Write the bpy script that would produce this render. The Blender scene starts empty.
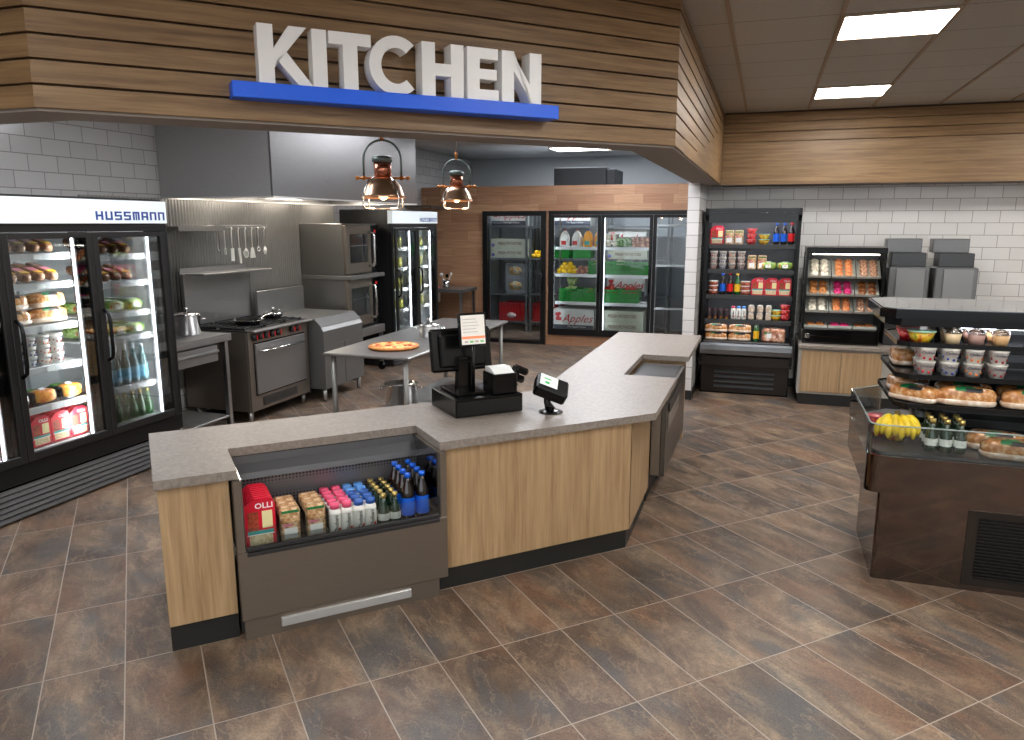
EXPO = 1.0
import bpy, bmesh, math, random
from mathutils import Vector, Matrix
random.seed(7)
SC = bpy.context.scene
COL = SC.collection
PI = math.pi
R2 = math.sqrt(.5)

# ------------------------------------------------------------------ mesh builder
class MB:
    def __init__(s): s.v = []; s.f = []; s.m = []; s.s = []
    def add(s, vs, fs, mi=0, sm=False, M=None):
        n = len(s.v)
        s.v += [tuple(M @ Vector(v)) for v in vs] if M else [tuple(v) for v in vs]
        for f in fs: s.f.append([i + n for i in f]); s.m.append(mi); s.s.append(sm)
        return s
    def box(s, x0, x1, y0, y1, z0, z1, mi=0, bv=0, M=None):
        if x0 > x1: x0, x1 = x1, x0
        if y0 > y1: y0, y1 = y1, y0
        if z0 > z1: z0, z1 = z1, z0
        if not bv:
            vs = [(x, y, z) for x in (x0, x1) for y in (y0, y1) for z in (z0, z1)]
            return s.add(vs, [(0,1,3,2),(4,6,7,5),(0,4,5,1),(2,3,7,6),(0,2,6,4),(1,5,7,3)], mi, False, M)
        bv = min(bv, (x1-x0)*.49, (y1-y0)*.49, (z1-z0)*.49)
        vs = []; idx = {}
        for i, x in enumerate((x0, x1)):
            for j, y in enumerate((y0, y1)):
                for k, z in enumerate((z0, z1)):
                    X = x + bv*(1-2*i); Y = y + bv*(1-2*j); Z = z + bv*(1-2*k)
                    for a, p in enumerate(((x, Y, Z), (X, y, Z), (X, Y, z))):
                        idx[i, j, k, a] = len(vs); vs.append(p)
        F = []
        for i in (0, 1):
            F.append([idx[i,j,k,0] for j, k in ((0,0),(1,0),(1,1),(0,1))])
            F.append([idx[j,i,k,1] for j, k in ((0,0),(1,0),(1,1),(0,1))])
            F.append([idx[j,k,i,2] for j, k in ((0,0),(1,0),(1,1),(0,1))])
        for i in (0, 1):
            for j in (0, 1):
                F.append([idx[i,j,0,0], idx[i,j,1,0], idx[i,j,1,1], idx[i,j,0,1]])
                F.append([idx[i,0,j,0], idx[i,1,j,0], idx[i,1,j,2], idx[i,0,j,2]])
                F.append([idx[0,i,j,1], idx[1,i,j,1], idx[1,i,j,2], idx[0,i,j,2]])
                for k in (0, 1): F.append([idx[i,j,k,0], idx[i,j,k,1], idx[i,j,k,2]])
        return s.add(vs, F, mi, False, M)
    def prism(s, poly, z0, z1, mi=0, M=None, sm=False):
        n = len(poly)
        vs = [(x, y, z0) for x, y in poly] + [(x, y, z1) for x, y in poly]
        s.add(vs, [list(range(n))[::-1], list(range(n, 2*n))], mi, False, M)
        return s.add(vs, [[i, (i+1) % n, (i+1) % n + n, i+n] for i in range(n)], mi, sm, M)
    def yz(s, poly, x0, x1, mi=0, M=None, sm=False):      # profile (y,z) extruded along x
        A = Matrix(((0,0,1,0),(1,0,0,0),(0,1,0,0),(0,0,0,1)))
        return s.prism(poly, x0, x1, mi, (M @ A) if M else A, sm)
    def xz(s, poly, y0, y1, mi=0, M=None, sm=False):      # profile (x,z) extruded along y
        A = Matrix(((1,0,0,0),(0,0,1,0),(0,1,0,0),(0,0,0,1)))
        return s.prism(poly, y0, y1, mi, (M @ A) if M else A, sm)
    def lathe(s, prof, n=16, cx=0, cy=0, mi=0, M=None, sm=True, cap=True):
        vs = []; F = []
        for r, z in prof:
            for i in range(n):
                a = 2*PI*i/n; vs.append((cx + r*math.cos(a), cy + r*math.sin(a), z))
        for k in range(len(prof)-1):
            for i in range(n):
                j = (i+1) % n; F.append([k*n+i, k*n+j, (k+1)*n+j, (k+1)*n+i])
        s.add(vs, F, mi, sm, M)
        if cap:
            s.add(vs[:n], [list(range(n))[::-1]], mi, False, M)
            s.add(vs[-n:], [list(range(n))], mi, False, M)
        return s
    def tube(s, pts, r, n=8, mi=0, M=None, close=False, sm=True):
        P = [Vector(p) for p in pts]; m = len(P); vs = []; F = []
        rr = r if isinstance(r, (list, tuple)) else [r]*m
        up = None
        for i, p in enumerate(P):
            if close: t = P[(i+1) % m] - P[i-1]
            else: t = P[min(i+1, m-1)] - P[max(i-1, 0)]
            t.normalize()
            if up is None: up = Vector((0,0,1)) if abs(t.z) < .9 else Vector((1,0,0))
            a = t.cross(up)
            if a.length < 1e-5: a = t.cross(Vector((1,0,0)))
            a.normalize(); b = t.cross(a); up = -b if b.dot(up) < 0 else b
            up = (up - t*up.dot(t)).normalized(); a = t.cross(up).normalized()
            for k in range(n):
                c = 2*PI*k/n; vs.append(p + a*(rr[i]*math.cos(c)) + up*(rr[i]*math.sin(c)))
        for i in range(m if close else m-1):
            q = (i+1) % m
            for k in range(n):
                l = (k+1) % n; F.append([i*n+k, i*n+l, q*n+l, q*n+k])
        s.add(vs, F, mi, sm, M)
        if not close:
            s.add(vs[:n], [list(range(n))], mi, False, M); s.add(vs[-n:], [list(range(n))[::-1]], mi, False, M)
        return s
    def sell(s, c, r, e1=1, e2=1, nu=20, nv=12, mi=0, M=None, u=(0, 2*PI), v=(-PI/2, PI/2), sm=True):   # superellipsoid (patch)
        f = lambda w, e: math.copysign(abs(w)**e, w)
        vs = []; F = []; full = abs(u[1]-u[0]-2*PI) < 1e-6
        for j in range(nv+1):
            b = v[0] + (v[1]-v[0])*j/nv
            for i in range(nu if full else nu+1):
                a = u[0] + (u[1]-u[0])*i/nu
                vs.append((c[0]+r[0]*f(math.cos(b), e1)*f(math.cos(a), e2), c[1]+r[1]*f(math.cos(b), e1)*f(math.sin(a), e2), c[2]+r[2]*f(math.sin(b), e1)))
        w = nu if full else nu+1
        for j in range(nv):
            for i in range(nu):
                k = (i+1) % w if full else i+1
                F.append([j*w+i, j*w+k, (j+1)*w+k, (j+1)*w+i])
        return s.add(vs, F, mi, sm, M)
    def torus(s, R, r, z=0, n=16, k=8, mi=0, v0=0, v1=2*PI, M=None, fz=1.0, cx=0, cy=0):
        vs = []; F = []
        full = abs(v1-v0-2*PI) < 1e-6; w = k if full else k+1
        for i in range(n):
            a = 2*PI*i/n
            for j in range(w):
                b = v0 + (v1-v0)*j/k
                vs.append((cx+(R+r*math.cos(b))*math.cos(a), cy+(R+r*math.cos(b))*math.sin(a), z+r*fz*math.sin(b)))
        for i in range(n):
            for j in range(k):
                l = (j+1) % w if full else j+1
                F.append([i*w+j, ((i+1) % n)*w+j, ((i+1) % n)*w+l, i*w+l])
        return s.add(vs, F, mi, True, M)
    def text(s, txt, size, x, y, z, mi=0, ext=.001, ax=None, xs=1.0, shear=0, bold=0, align='CENTER'):
        """text standing in the x-z plane, facing -y, at y; baseline z; ax = optional matrix after it"""
        V, F = text_geo(txt, shear, bold, align, ext/size)
        A = Matrix(((size*xs,0,0,x),(0,0,-size,y),(0,size,0,z),(0,0,0,1)))
        return s.add(V, F, mi, False, (ax @ A) if ax else A)
    def mesh(s, name, mats):
        me = bpy.data.meshes.new(name)
        me.from_pydata(s.v, [], s.f)
        for m in mats: me.materials.append(m)
        me.polygons.foreach_set('material_index', s.m)
        me.polygons.foreach_set('use_smooth', s.s)
        bm = bmesh.new(); bm.from_mesh(me)
        bmesh.ops.remove_doubles(bm, verts=bm.verts, dist=1e-5)
        bmesh.ops.recalc_face_normals(bm, faces=bm.faces)
        bm.to_mesh(me); bm.free(); me.update()
        return me

_tc = {}
def text_geo(txt, shear=0, bold=0, align='CENTER', ext=.02):
    k = (txt, shear, bold, align, round(ext, 4))
    if k in _tc: return _tc[k]
    cu = bpy.data.curves.new('lettering', 'FONT'); cu.body = txt; cu.size = 1; cu.shear = shear; cu.offset = bold
    cu.align_x = align; cu.extrude = ext; cu.resolution_u = 2
    o = bpy.data.objects.new('lettering', cu); COL.objects.link(o)
    dg = bpy.context.evaluated_depsgraph_get(); me = o.evaluated_get(dg).to_mesh()
    V = [tuple(v.co) for v in me.vertices]; F = [list(p.vertices) for p in me.polygons]
    o.evaluated_get(dg).to_mesh_clear()
    bpy.data.objects.remove(o); bpy.data.curves.remove(cu)
    _tc[k] = (V, F); return _tc[k]

def part(name, mb, mats, parent=None, loc=(0,0,0), rz=0, label=None):
    if not isinstance(mats, (list, tuple)): mats = [mats]
    o = bpy.data.objects.new(name, mb.mesh(name, mats)); COL.objects.link(o)
    o.location = loc; o.rotation_euler = (0, 0, rz)
    if parent is not None: o.parent = parent
    if label: o['label'] = label
    return o
def tag(o, label, cat, group=None):
    o['label'] = label; o['category'] = cat
    if group: o['group'] = group
    return o
def thing(name, label, cat, loc=(0,0,0), rz=0, group=None):
    o = bpy.data.objects.new(name, None); COL.objects.link(o); o.empty_display_size = .1
    o.location = loc; o.rotation_euler = (0, 0, rz)
    return tag(o, label, cat, group)
def one(name, label, cat, mb, mats, loc=(0,0,0), rz=0, group=None):
    return tag(part(name, mb, mats, None, loc, rz), label, cat, group)
def struct(name, mb, mats, parent=None):
    o = part(name, mb, mats, parent)
    if parent is None: o['kind'] = 'structure'
    return o
def dup(o, parent=None):
    c = o.copy(); COL.objects.link(c)
    if parent is not None: c.parent = parent
    for ch in list(o.children): dup(ch, c)
    return c
class Frame:
    def __init__(s, ox, oy, deg=0, oz=0): s.o = (ox, oy, oz); s.a = math.radians(deg)
    def __call__(s, x, y, z=0):
        c, n = math.cos(s.a), math.sin(s.a)
        return (s.o[0] + c*x - n*y, s.o[1] + n*x + c*y, s.o[2] + z)
_used = set()
def put(proto, fr, x, y, z, label, group=None, rz=0, cat=None, tilt=0, sc=1):
    if proto.name in _used: o = dup(proto)
    else: o = proto; _used.add(proto.name)
    o.location = fr(x, y, z); o.rotation_euler = (tilt, 0, fr.a + rz); o.scale = (sc, sc, sc)
    label = ' '.join(label.split()); o['label'] = label
    if len(label.split()) > 16: print('LONG', len(label.split()), label)
    if cat: o['category'] = cat
    if group: o['group'] = group
    elif 'group' in o: del o['group']
    return o
ORD = ['first', 'second', 'third', 'fourth', 'fifth', 'sixth', 'seventh', 'eighth', 'ninth', 'tenth', 'eleventh', 'twelfth']
def lr(i, n):
    if n == 1: return ''
    if n == 2: return ['left', 'right'][i]
    if i == 0: return 'leftmost'
    if i == n-1: return 'rightmost'
    if n % 2 and i == n//2: return 'middle'
    return ORD[i] + ' from left' if i < n/2 else ORD[n-1-i] + ' from right'
def fb(i, n):                                            # 0 = front
    if n == 1: return ''
    if i == 0: return 'front'
    if i == n-1: return 'back'
    return ORD[i]
def tb(i, n):                                            # 0 = bottom
    if n == 1: return ''
    return ['bottom', 'top'][i] if n == 2 else ['bottom', 'middle', 'top'][i]

# ------------------------------------------------------------------ materials
def srgb(h):
    if isinstance(h, str):
        h = h.lstrip('#'); c = [int(h[i:i+2], 16)/255 for i in (0, 2, 4)]
    else: c = h
    return tuple([(x/12.92 if x <= .04045 else ((x+.055)/1.055)**2.4) for x in c] + [1])
_m = {}
class NT:
    def __init__(s, name):
        s.mat = bpy.data.materials.new(name); s.mat.use_nodes = True
        s.t = s.mat.node_tree; s.b = s.t.nodes['Principled BSDF']; s.out = s.t.nodes['Material Output']
    def n(s, typ, **k):
        nd = s.t.nodes.new('ShaderNode' + typ)
        for a, v in k.items():
            if hasattr(nd, a): setattr(nd, a, v)
            else:
                i = nd.inputs[a.replace('_', ' ')] if a.replace('_', ' ') in nd.inputs else nd.inputs[a]
                s.set(i, v)
        return nd
    def set(s, i, v):
        if isinstance(v, bpy.types.NodeSocket): s.t.links.new(v, i)
        elif isinstance(v, bpy.types.Node): s.t.links.new(v.outputs[0], i)
        else: i.default_value = v
    def math(s, op, a, b=None, c=None):
        nd = s.t.nodes.new('ShaderNodeMath'); nd.operation = op
        s.set(nd.inputs[0], a)
        if b is not None: s.set(nd.inputs[1], b)
        if c is not None: s.set(nd.inputs[2], c)
        return nd.outputs[0]
    def coord(s, kind='Object'): return s.n('TexCoord').outputs[kind]
    def map(s, v, scale=(1,1,1), rot=(0,0,0), loc=(0,0,0)):
        nd = s.n('Mapping'); s.set(nd.inputs['Vector'], v)
        nd.inputs['Scale'].default_value = scale; nd.inputs['Rotation'].default_value = rot; nd.inputs['Location'].default_value = loc
        return nd.outputs[0]
    def noise(s, v, scale=5, detail=4, rough=.5, dist=0):
        nd = s.n('TexNoise'); s.set(nd.inputs['Vector'], v); nd.inputs['Scale'].default_value = scale
        nd.inputs['Detail'].default_value = detail; nd.inputs['Roughness'].default_value = rough; nd.inputs['Distortion'].default_value = dist
        return nd.outputs['Fac']
    def ramp(s, f, stops, interp='LINEAR'):
        nd = s.n('ValToRGB'); s.set(nd.inputs[0], f); cr = nd.color_ramp; cr.interpolation = interp
        while len(cr.elements) < len(stops): cr.elements.new(.5)
        for e, (p, c) in zip(cr.elements, stops):
            e.position = p; e.color = srgb(c) if isinstance(c, str) else (c, c, c, 1)
        return nd.outputs[0]
    def mix(s, f, a, b, blend='MIX'):
        nd = s.n('Mix', data_type='RGBA', blend_type=blend)
        s.set(nd.inputs[0], f)
        for i, v in ((6, a), (7, b)):
            s.set(nd.inputs[i], srgb(v) if isinstance(v, str) else v)
        return nd.outputs[2]
    def bump(s, h, strength=.2, dist=.01):
        nd = s.n('Bump'); s.set(nd.inputs['Height'], h); nd.inputs['Strength'].default_value = strength; nd.inputs['Distance'].default_value = dist
        s.t.links.new(nd.outputs[0], s.b.inputs['Normal'])
    def p(s, **k):
        for a, v in k.items(): s.set(s.b.inputs[a.replace('_', ' ')], srgb(v) if isinstance(v, str) else v)
        return s.mat
def pm(name, col=None, rough=.5, metal=0, **k):
    if name in _m: return _m[name]
    t = NT(name); _m[name] = t.p(Base_Color=col, Roughness=rough, Metallic=metal, **k); return _m[name]
def emis(name, col, st):
    t = NT(name); t.p(Base_Color=col, Emission_Color=col, Emission_Strength=st); _m[name] = t.mat; return t.mat
def mottled(name, stops, scale=30, stretch=(1,1,1), rough=.5, metal=0, bump=0, detail=4, dist=0, **k):
    t = NT(name); v = t.map(t.coord(), stretch); f = t.noise(v, scale, detail, .55, dist)
    t.p(Base_Color=t.ramp(f, stops), Roughness=rough, Metallic=metal, **k)
    if bump: t.bump(f, bump, .004)
    _m[name] = t.mat; return t.mat
def glassy(name, tint='#ffffff', clear=.9, rough=.02):
    t = NT(name); tr = t.n('BsdfTransparent'); tr.inputs[0].default_value = srgb(tint)
    gl = t.n('BsdfGlossy'); gl.inputs['Roughness'].default_value = rough
    fr = t.n('Fresnel'); fr.inputs[0].default_value = 1.45
    fac = t.math('ADD', t.math('MULTIPLY', fr.outputs[0], .8), 1-clear-.04 if clear < .9 else .02)
    mx = t.n('MixShader'); t.set(mx.inputs[0], fac); t.t.links.new(tr.outputs[0], mx.inputs[1]); t.t.links.new(gl.outputs[0], mx.inputs[2])
    t.t.links.new(mx.outputs[0], t.out.inputs['Surface']); _m[name] = t.mat; return t.mat
def brushed(name, col, rough=.3, axis=(1,1,40), metal=.8, amp=.12):
    t = NT(name); v = t.map(t.coord(), axis); f = t.noise(v, 12, 5, .6)
    c2 = t.ramp(f, [(.3, col), (.7, col)])
    k = t.math('MULTIPLY_ADD', f, amp, rough-amp*.5)
    m = t.mix(t.math('MULTIPLY', f, .25), c2, '#000000')
    t.p(Base_Color=m, Roughness=k, Metallic=metal); t.bump(f, .06, .002); _m[name] = t.mat; return t.mat
def wood(name, cols, grain='z', scale=1, rough=.45, c=1.0):
    t = NT(name); a, b = 1.0*scale, 24*scale
    st = {'z': (b, b, a), 'x': (a, b, b), 'y': (b, a, b)}[grain]
    v = t.coord(); f1 = t.noise(t.map(v, st), 1.6, 6, .62, .25); f2 = t.noise(t.map(v, tuple(q*5 for q in st)), 1.0, 3, .6)
    f = t.math('ADD', t.math('MULTIPLY', f1, .75), t.math('MULTIPLY', f2, .25))
    n = len(cols); col = t.ramp(f, [(.33 + .34*i/(n-1), cc) for i, cc in enumerate(cols)])
    t.p(Base_Color=col, Roughness=rough); t.bump(f, .12, .002); _m[name] = t.mat; return t.mat

slate = None
def make_slate():
    t = NT('slate_floor_tiles'); pos = t.n('NewGeometry').outputs['Position']; sx = t.n('SeparateXYZ'); t.set(sx.inputs[0], pos)
    X, Y = sx.outputs[0], sx.outputs[1]; a = .3048
    i = t.math('ADD', t.math('MULTIPLY', t.math('ADD', X, Y), R2/a), .6106)
    j = t.math('MULTIPLY', t.math('ADD', t.math('MULTIPLY', t.math('SUBTRACT', Y, X), R2/a), -7.1254), 1/1.996)
    def edge(c, w):
        fr = t.math('FRACT', c); d = t.math('MINIMUM', fr, t.math('SUBTRACT', 1.0, fr)); return t.math('LESS_THAN', d, w)
    grout = t.math('MAXIMUM', edge(i, .0085), edge(j, .0043))
    cid = t.n('CombineXYZ'); t.set(cid.inputs[0], t.math('FLOOR', i)); t.set(cid.inputs[1], t.math('FLOOR', j))
    wn = t.n('TexWhiteNoise'); wn.noise_dimensions = '3D'; t.set(wn.inputs['Vector'], cid)
    uv = t.n('CombineXYZ'); t.set(uv.inputs[0], i); t.set(uv.inputs[1], t.math('MULTIPLY', j, 2.0))
    off = t.n('VectorMath', operation='MULTIPLY_ADD'); t.set(off.inputs[0], wn.outputs['Color']); off.inputs[1].default_value = (37, 37, 37); t.set(off.inputs[2], uv)
    v = off.outputs[0]
    big = t.noise(t.map(v, (1.3, .62, 1)), 1.15, 5, .62, .6)
    v2 = t.map(v, (1, 1, 1), loc=(9, 4, 2))
    hue = t.noise(t.map(v2, (1.0, .42, 1)), 1.3, 5, .6, .3)
    fine = t.noise(v, 22, 8, .8, .0)
    vein = t.noise(t.map(v, (1.6, .6, 1), loc=(2, 7, 5)), .9, 7, .62, .4)
    base = t.ramp(big, [(.32, '#3c312a'), (.45, '#5a4a3e'), (.55, '#705d4d'), (.68, '#8e7b65')])
    rust = t.ramp(hue, [(.0, 0), (.52, 0), (.64, .5), (1, .7)])
    blue = t.ramp(hue, [(.0, .75), (.35, .65), (.47, 0), (1, 0)])
    c = t.mix(rust, base, '#7a543b'); c = t.mix(blue, c, '#464b50')
    grit = t.noise(t.map(v, (1.4, .8, 1)), 55, 6, .8)
    c = t.mix(t.ramp(fine, [(.38, .5), (.55, 0)]), c, '#332924')
    c = t.mix(t.ramp(grit, [(.52, 0), (.68, .38)]), c, '#a6927c'); c = t.mix(t.ramp(grit, [(.34, .4), (.46, 0)]), c, '#2a221d')
    vv = t.math('ABSOLUTE', t.math('SUBTRACT', vein, .5))
    c = t.mix(t.ramp(vv, [(0, .28), (.012, 0)]), c, '#a98e78')
    g2 = t.math('MULTIPLY_ADD', wn.outputs['Value'], .3, .88)
    cm = t.n('CombineColor'); [t.set(cm.inputs[q], g2) for q in range(3)]
    c = t.mix(1.0, c, cm.outputs[0], 'MULTIPLY')
    c = t.mix(grout, c, '#9a8f84')
    t.p(Base_Color=c, Roughness=t.math('ADD', t.math('MULTIPLY', fine, .25), .33), Specular_IOR_Level=.45)
    t.bump(t.math('SUBTRACT', t.math('MULTIPLY', fine, .35), grout), .35, .003)
    return t.mat
def tile_mat(name, axis, phx, phz, c1, c2, mort, w=.254, h=.127, rough=.12, bw=.0035):
    t = NT(name); sx = t.n('SeparateXYZ'); t.set(sx.inputs[0], t.n('NewGeometry').outputs['Position'])
    cb = t.n('CombineXYZ'); t.set(cb.inputs[0], t.math('SUBTRACT', sx.outputs[0 if axis == 'x' else 1], phx)); t.set(cb.inputs[1], t.math('SUBTRACT', sx.outputs[2], phz))
    br = t.n('TexBrick'); br.offset = .5; t.set(br.inputs['Vector'], cb)
    br.inputs['Scale'].default_value = 1; br.inputs['Brick Width'].default_value = w; br.inputs['Row Height'].default_value = h
    br.inputs['Mortar Size'].default_value = bw; br.inputs['Mortar Smooth'].default_value = .3; br.inputs['Bias'].default_value = 0
    br.inputs['Color1'].default_value = srgb(c1); br.inputs['Color2'].default_value = srgb(c2); br.inputs['Mortar'].default_value = srgb(mort)
    t.p(Base_Color=br.outputs['Color'], Roughness=rough); t.bump(t.math('SUBTRACT', 1.0, br.outputs['Fac']), .4, .003)
    return t.mat
def plank_mat(name):
    t = NT(name); sx = t.n('SeparateXYZ'); pos = t.n('NewGeometry').outputs['Position']; t.set(sx.inputs[0], pos)
    cb = t.n('CombineXYZ'); t.set(cb.inputs[0], sx.outputs[0]); t.set(cb.inputs[1], sx.outputs[2])
    br = t.n('TexBrick'); br.offset = .37; br.offset_frequency = 3; br.squash = .7; br.squash_frequency = 2; t.set(br.inputs['Vector'], cb)
    for k, q in (('Scale', 1), ('Brick Width', .62), ('Row Height', .135), ('Mortar Size', .0012), ('Bias', 0)): br.inputs[k].default_value = q
    br.inputs['Color1'].default_value = srgb('#966c51'); br.inputs['Color2'].default_value = srgb('#b48d6c'); br.inputs['Mortar'].default_value = srgb('#805a40')
    f = t.noise(t.map(pos, (1.2, 1, 26)), 2.2, 5, .6, .2)
    c = t.mix(t.math('MULTIPLY', t.ramp(f, [(.35, 1.0), (.6, 0)]), .4), br.outputs['Color'], '#6b4630')
    t.p(Base_Color=c, Roughness=.4); return t.mat
def ceil_mat(name, c):
    t = NT(name); pos = t.n('NewGeometry').outputs['Position']; sx = t.n('SeparateXYZ'); t.set(sx.inputs[0], pos)
    def e(s_, ph):
        fr = t.math('FRACT', t.math('MULTIPLY', t.math('SUBTRACT', s_, ph), 1/.6096)); d = t.math('MINIMUM', fr, t.math('SUBTRACT', 1.0, fr)); return t.math('LESS_THAN', d, .006)
    f = t.noise(pos, 180, 4, .7)
    t.p(Base_Color=t.mix(e(sx.outputs[1], 4.93), t.mix(t.ramp(f, [(.35, .35), (.6, 0)]), c, '#6d675f'), '#59524a'), Roughness=.95); t.bump(f, .3, .002)
    return t.mat
# ------------------------------------------------------------------ materials in use
M_slate = make_slate()
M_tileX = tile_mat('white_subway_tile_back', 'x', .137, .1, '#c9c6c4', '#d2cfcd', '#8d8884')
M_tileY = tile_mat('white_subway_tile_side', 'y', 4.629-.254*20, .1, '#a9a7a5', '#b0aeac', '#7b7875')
M_tileP = tile_mat('white_subway_tile_pier', 'x', -.79, .1, '#c9c6c4', '#d2cfcd', '#8d8884')
M_tilePY = tile_mat('white_subway_tile_pier_side', 'y', 8.1, .1, '#c9c6c4', '#d2cfcd', '#8d8884')
M_plank = plank_mat('walk_in_wood_planks')
M_ceil = ceil_mat('acoustic_ceiling_tile', '#c2c2bf')
M_ceilK = ceil_mat('kitchen_ceiling_tile', '#c9c9c8')
M_tbar = pm('ceiling_t_bar', '#a08f7c', .6)
OAKC = ['#7d5f3d', '#98774e', '#a98a60', '#b5966b']
M_oakx = wood('oak_horizontal_grain', ['#6a4f34', '#7e6142', '#8f714e', '#9c7e5a'], 'x', 1.0)
M_oakz = wood('oak_vertical_grain', ['#8d7150', '#9f8260', '#ad906c', '#b89b78'], 'z', 1.0)
M_oaky = wood('oak_long_grain', ['#6a4f34', '#7e6142', '#8f714e', '#9c7e5a'], 'y', 1.0)
M_black = pm('black_plastic', '#0a0a0b', .24, 0, Specular_IOR_Level=.3)
M_blackg = pm('black_gloss', '#0a0a0b', .12)
M_kick = pm('black_kickboard', '#191918', .5)
M_charc = pm('charcoal_metal', '#242425', .35, .6)
M_dark = pm('dark_grey_metal', '#38383a', .4, .5)
M_grey = pm('grey_painted_wall', '#b4b8ba', .8)
M_white = pm('white_plastic', '#e8e8e6', .4)
M_whitem = pm('white_enamel', '#d4d6d6', .35)
M_liner = pm('grey_white_liner', '#dfe2e3', .5)
M_steel = brushed('brushed_steel', '#a5a29e', .32, (1, 1, 14))
M_steelh = brushed('brushed_steel_horizontal', '#9c9a98', .34, (1, 1, 22))
M_steelw = brushed('warm_brushed_steel', '#8d8378', .36, (1, 1, 22))
M_steeld = brushed('dark_brushed_steel', '#6a6763', .3, (1, 1, 22))
M_chrome = pm('polished_chrome', '#d8d8d8', .08, 1)
M_satin = pm('satin_aluminium', '#b8b8b8', .28, 1)
M_glass = glassy('clear_glass', '#f4f7f7', .93)
M_clear = glassy('clear_plastic', '#f2f4f4', .9, .06)
M_led = emis('led_strip', '#f4f8ff', 14)
M_panel = emis('ceiling_light_diffuser', '#fffdf8', 18)
M_kpanel = emis('kitchen_light_diffuser', '#f6f9ff', 13)
M_stone = mottled('grey_stone_worktop', [(.3, '#776e66'), (.5, '#857c74'), (.7, '#918880')], 55, (1, 1, 1), .38, 0, .03, 8)
t_ = NT('grey_header_soffit'); M_soff = t_.p(Base_Color='#8c837c', Roughness=.8)

CZ = 3.04; HB = 2.285
ARM = Frame(0, 0, 45)           # x = along the left counter arm, y = away from the shopper

# floor, ceiling
struct('floor', MB().box(-8, 7, -7.5, 15, -.1, 0), M_slate)
struct('ceiling', MB().prism([(-8, -7.5), (7, -7.5), (7, 9.6), (-.66, 9.6), (-.66, 4.43), (-3.0, 2.09), (-8, 2.09)], CZ, CZ+.08), M_ceil)
kp = [(-8, 2.09), (-3.0, 2.09), (-.66, 4.43), (-.66, 15), (-8, 15)]
struct('trim_1', MB().prism(kp, CZ, CZ+.08), M_ceilK)
g = MB()
for k in range(-9, 12):
    x = -.275 + .6096*k
    if x > -.5: g.box(x-.012, x+.012, -7.5, 8.76, CZ-.008, CZ+.002)
    elif x > -5.2:
        y1 = min(8.7, x + 4.7 if x > -2.5 else 2.1); g.box(x-.012, x+.012, -7.5, y1, CZ-.008, CZ+.002)
struct('trim_2', g, M_tbar)

# walls
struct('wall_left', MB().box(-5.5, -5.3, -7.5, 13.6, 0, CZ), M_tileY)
struct('wall_back', MB().box(-.67, 7, 9.15, 9.3, 0, CZ), M_tileX)
struct('wall_kitchen_back', MB().box(-5.5, -.6, 13.52, 13.7, 0, CZ), M_grey)
struct('wall_divider', MB().box(-.79, -.67, 8.1, 13.5, .1, HB), M_tileP)
w = MB().box(-.669, -.6685, 8.1, 9.15, .1, HB)
struct('trim_3', w, M_tilePY)
struct('baseboard_divider', MB().box(-.795, -.662, 8.09, 9.14, 0, .1), M_kick)
struct('baseboard_back', MB().box(-.65, 7, 9.13, 9.149, 0, .1), M_kick)
struct('trim_4', MB().box(-.8, -.6, 8.72, 13.5, HB, CZ), M_grey)
struct('wall_far_right', MB().box(6.9, 7, -7.5, 9.15, 0, CZ), pm('store_wall', '#a39c94', .8))
# corrugated splashback under the hood
poly = []; y0, y1 = 4.78, 8.62; n = 96
for i in range(n):
    y = y0 + (y1-y0)*i/n; d = (y1-y0)/n
    poly += [(-5.292, y), (-5.279, y+d*.25), (-5.279, y+d*.5), (-5.292, y+d*.75)]
poly += [(-5.292, y1), (-5.299, y1), (-5.299, y0)]
struct('trim_5', MB().prism(poly, .3, 2.1), brushed('corrugated_steel', '#8d8a86', .3, (6, 6, 1)))

# header with lapped oak boards over the counter
PIT = .0877
bz = [HB + PIT*k for k in range(9)]
def header_path(off):            # outline offset outwards; points in world coords
    vx, vy = 2.062, 2.16; L = math.hypot(vx, vy)
    ax, ay = -2.578 + vy/L*off, 2.19 - vx/L*off
    x1 = -.516 + off; p2 = (x1, ay + (x1-ax)*vy/vx)
    q = 2.19 - off; p1 = (ax + (q-ay)*vx/vy, q)
    return [(-8, q), p1, p2, (x1, 8.75)]
def band(mb, off0, off1, z0, z1, pts=None, mi=0):
    a = header_path(off0); b = header_path(off1)
    mb.prism(a + b[::-1], z0, z1, mi)
gt = MB(); band(gt, -.016, -.24, HB+.001, CZ)
root = struct('wall_header', gt, pm('header_core', '#4a3829', .8))
ub = MB(); band(ub, -.002, -.245, HB-.006, HB+.012)
struct('header_underside', ub, M_soff, root)
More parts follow.
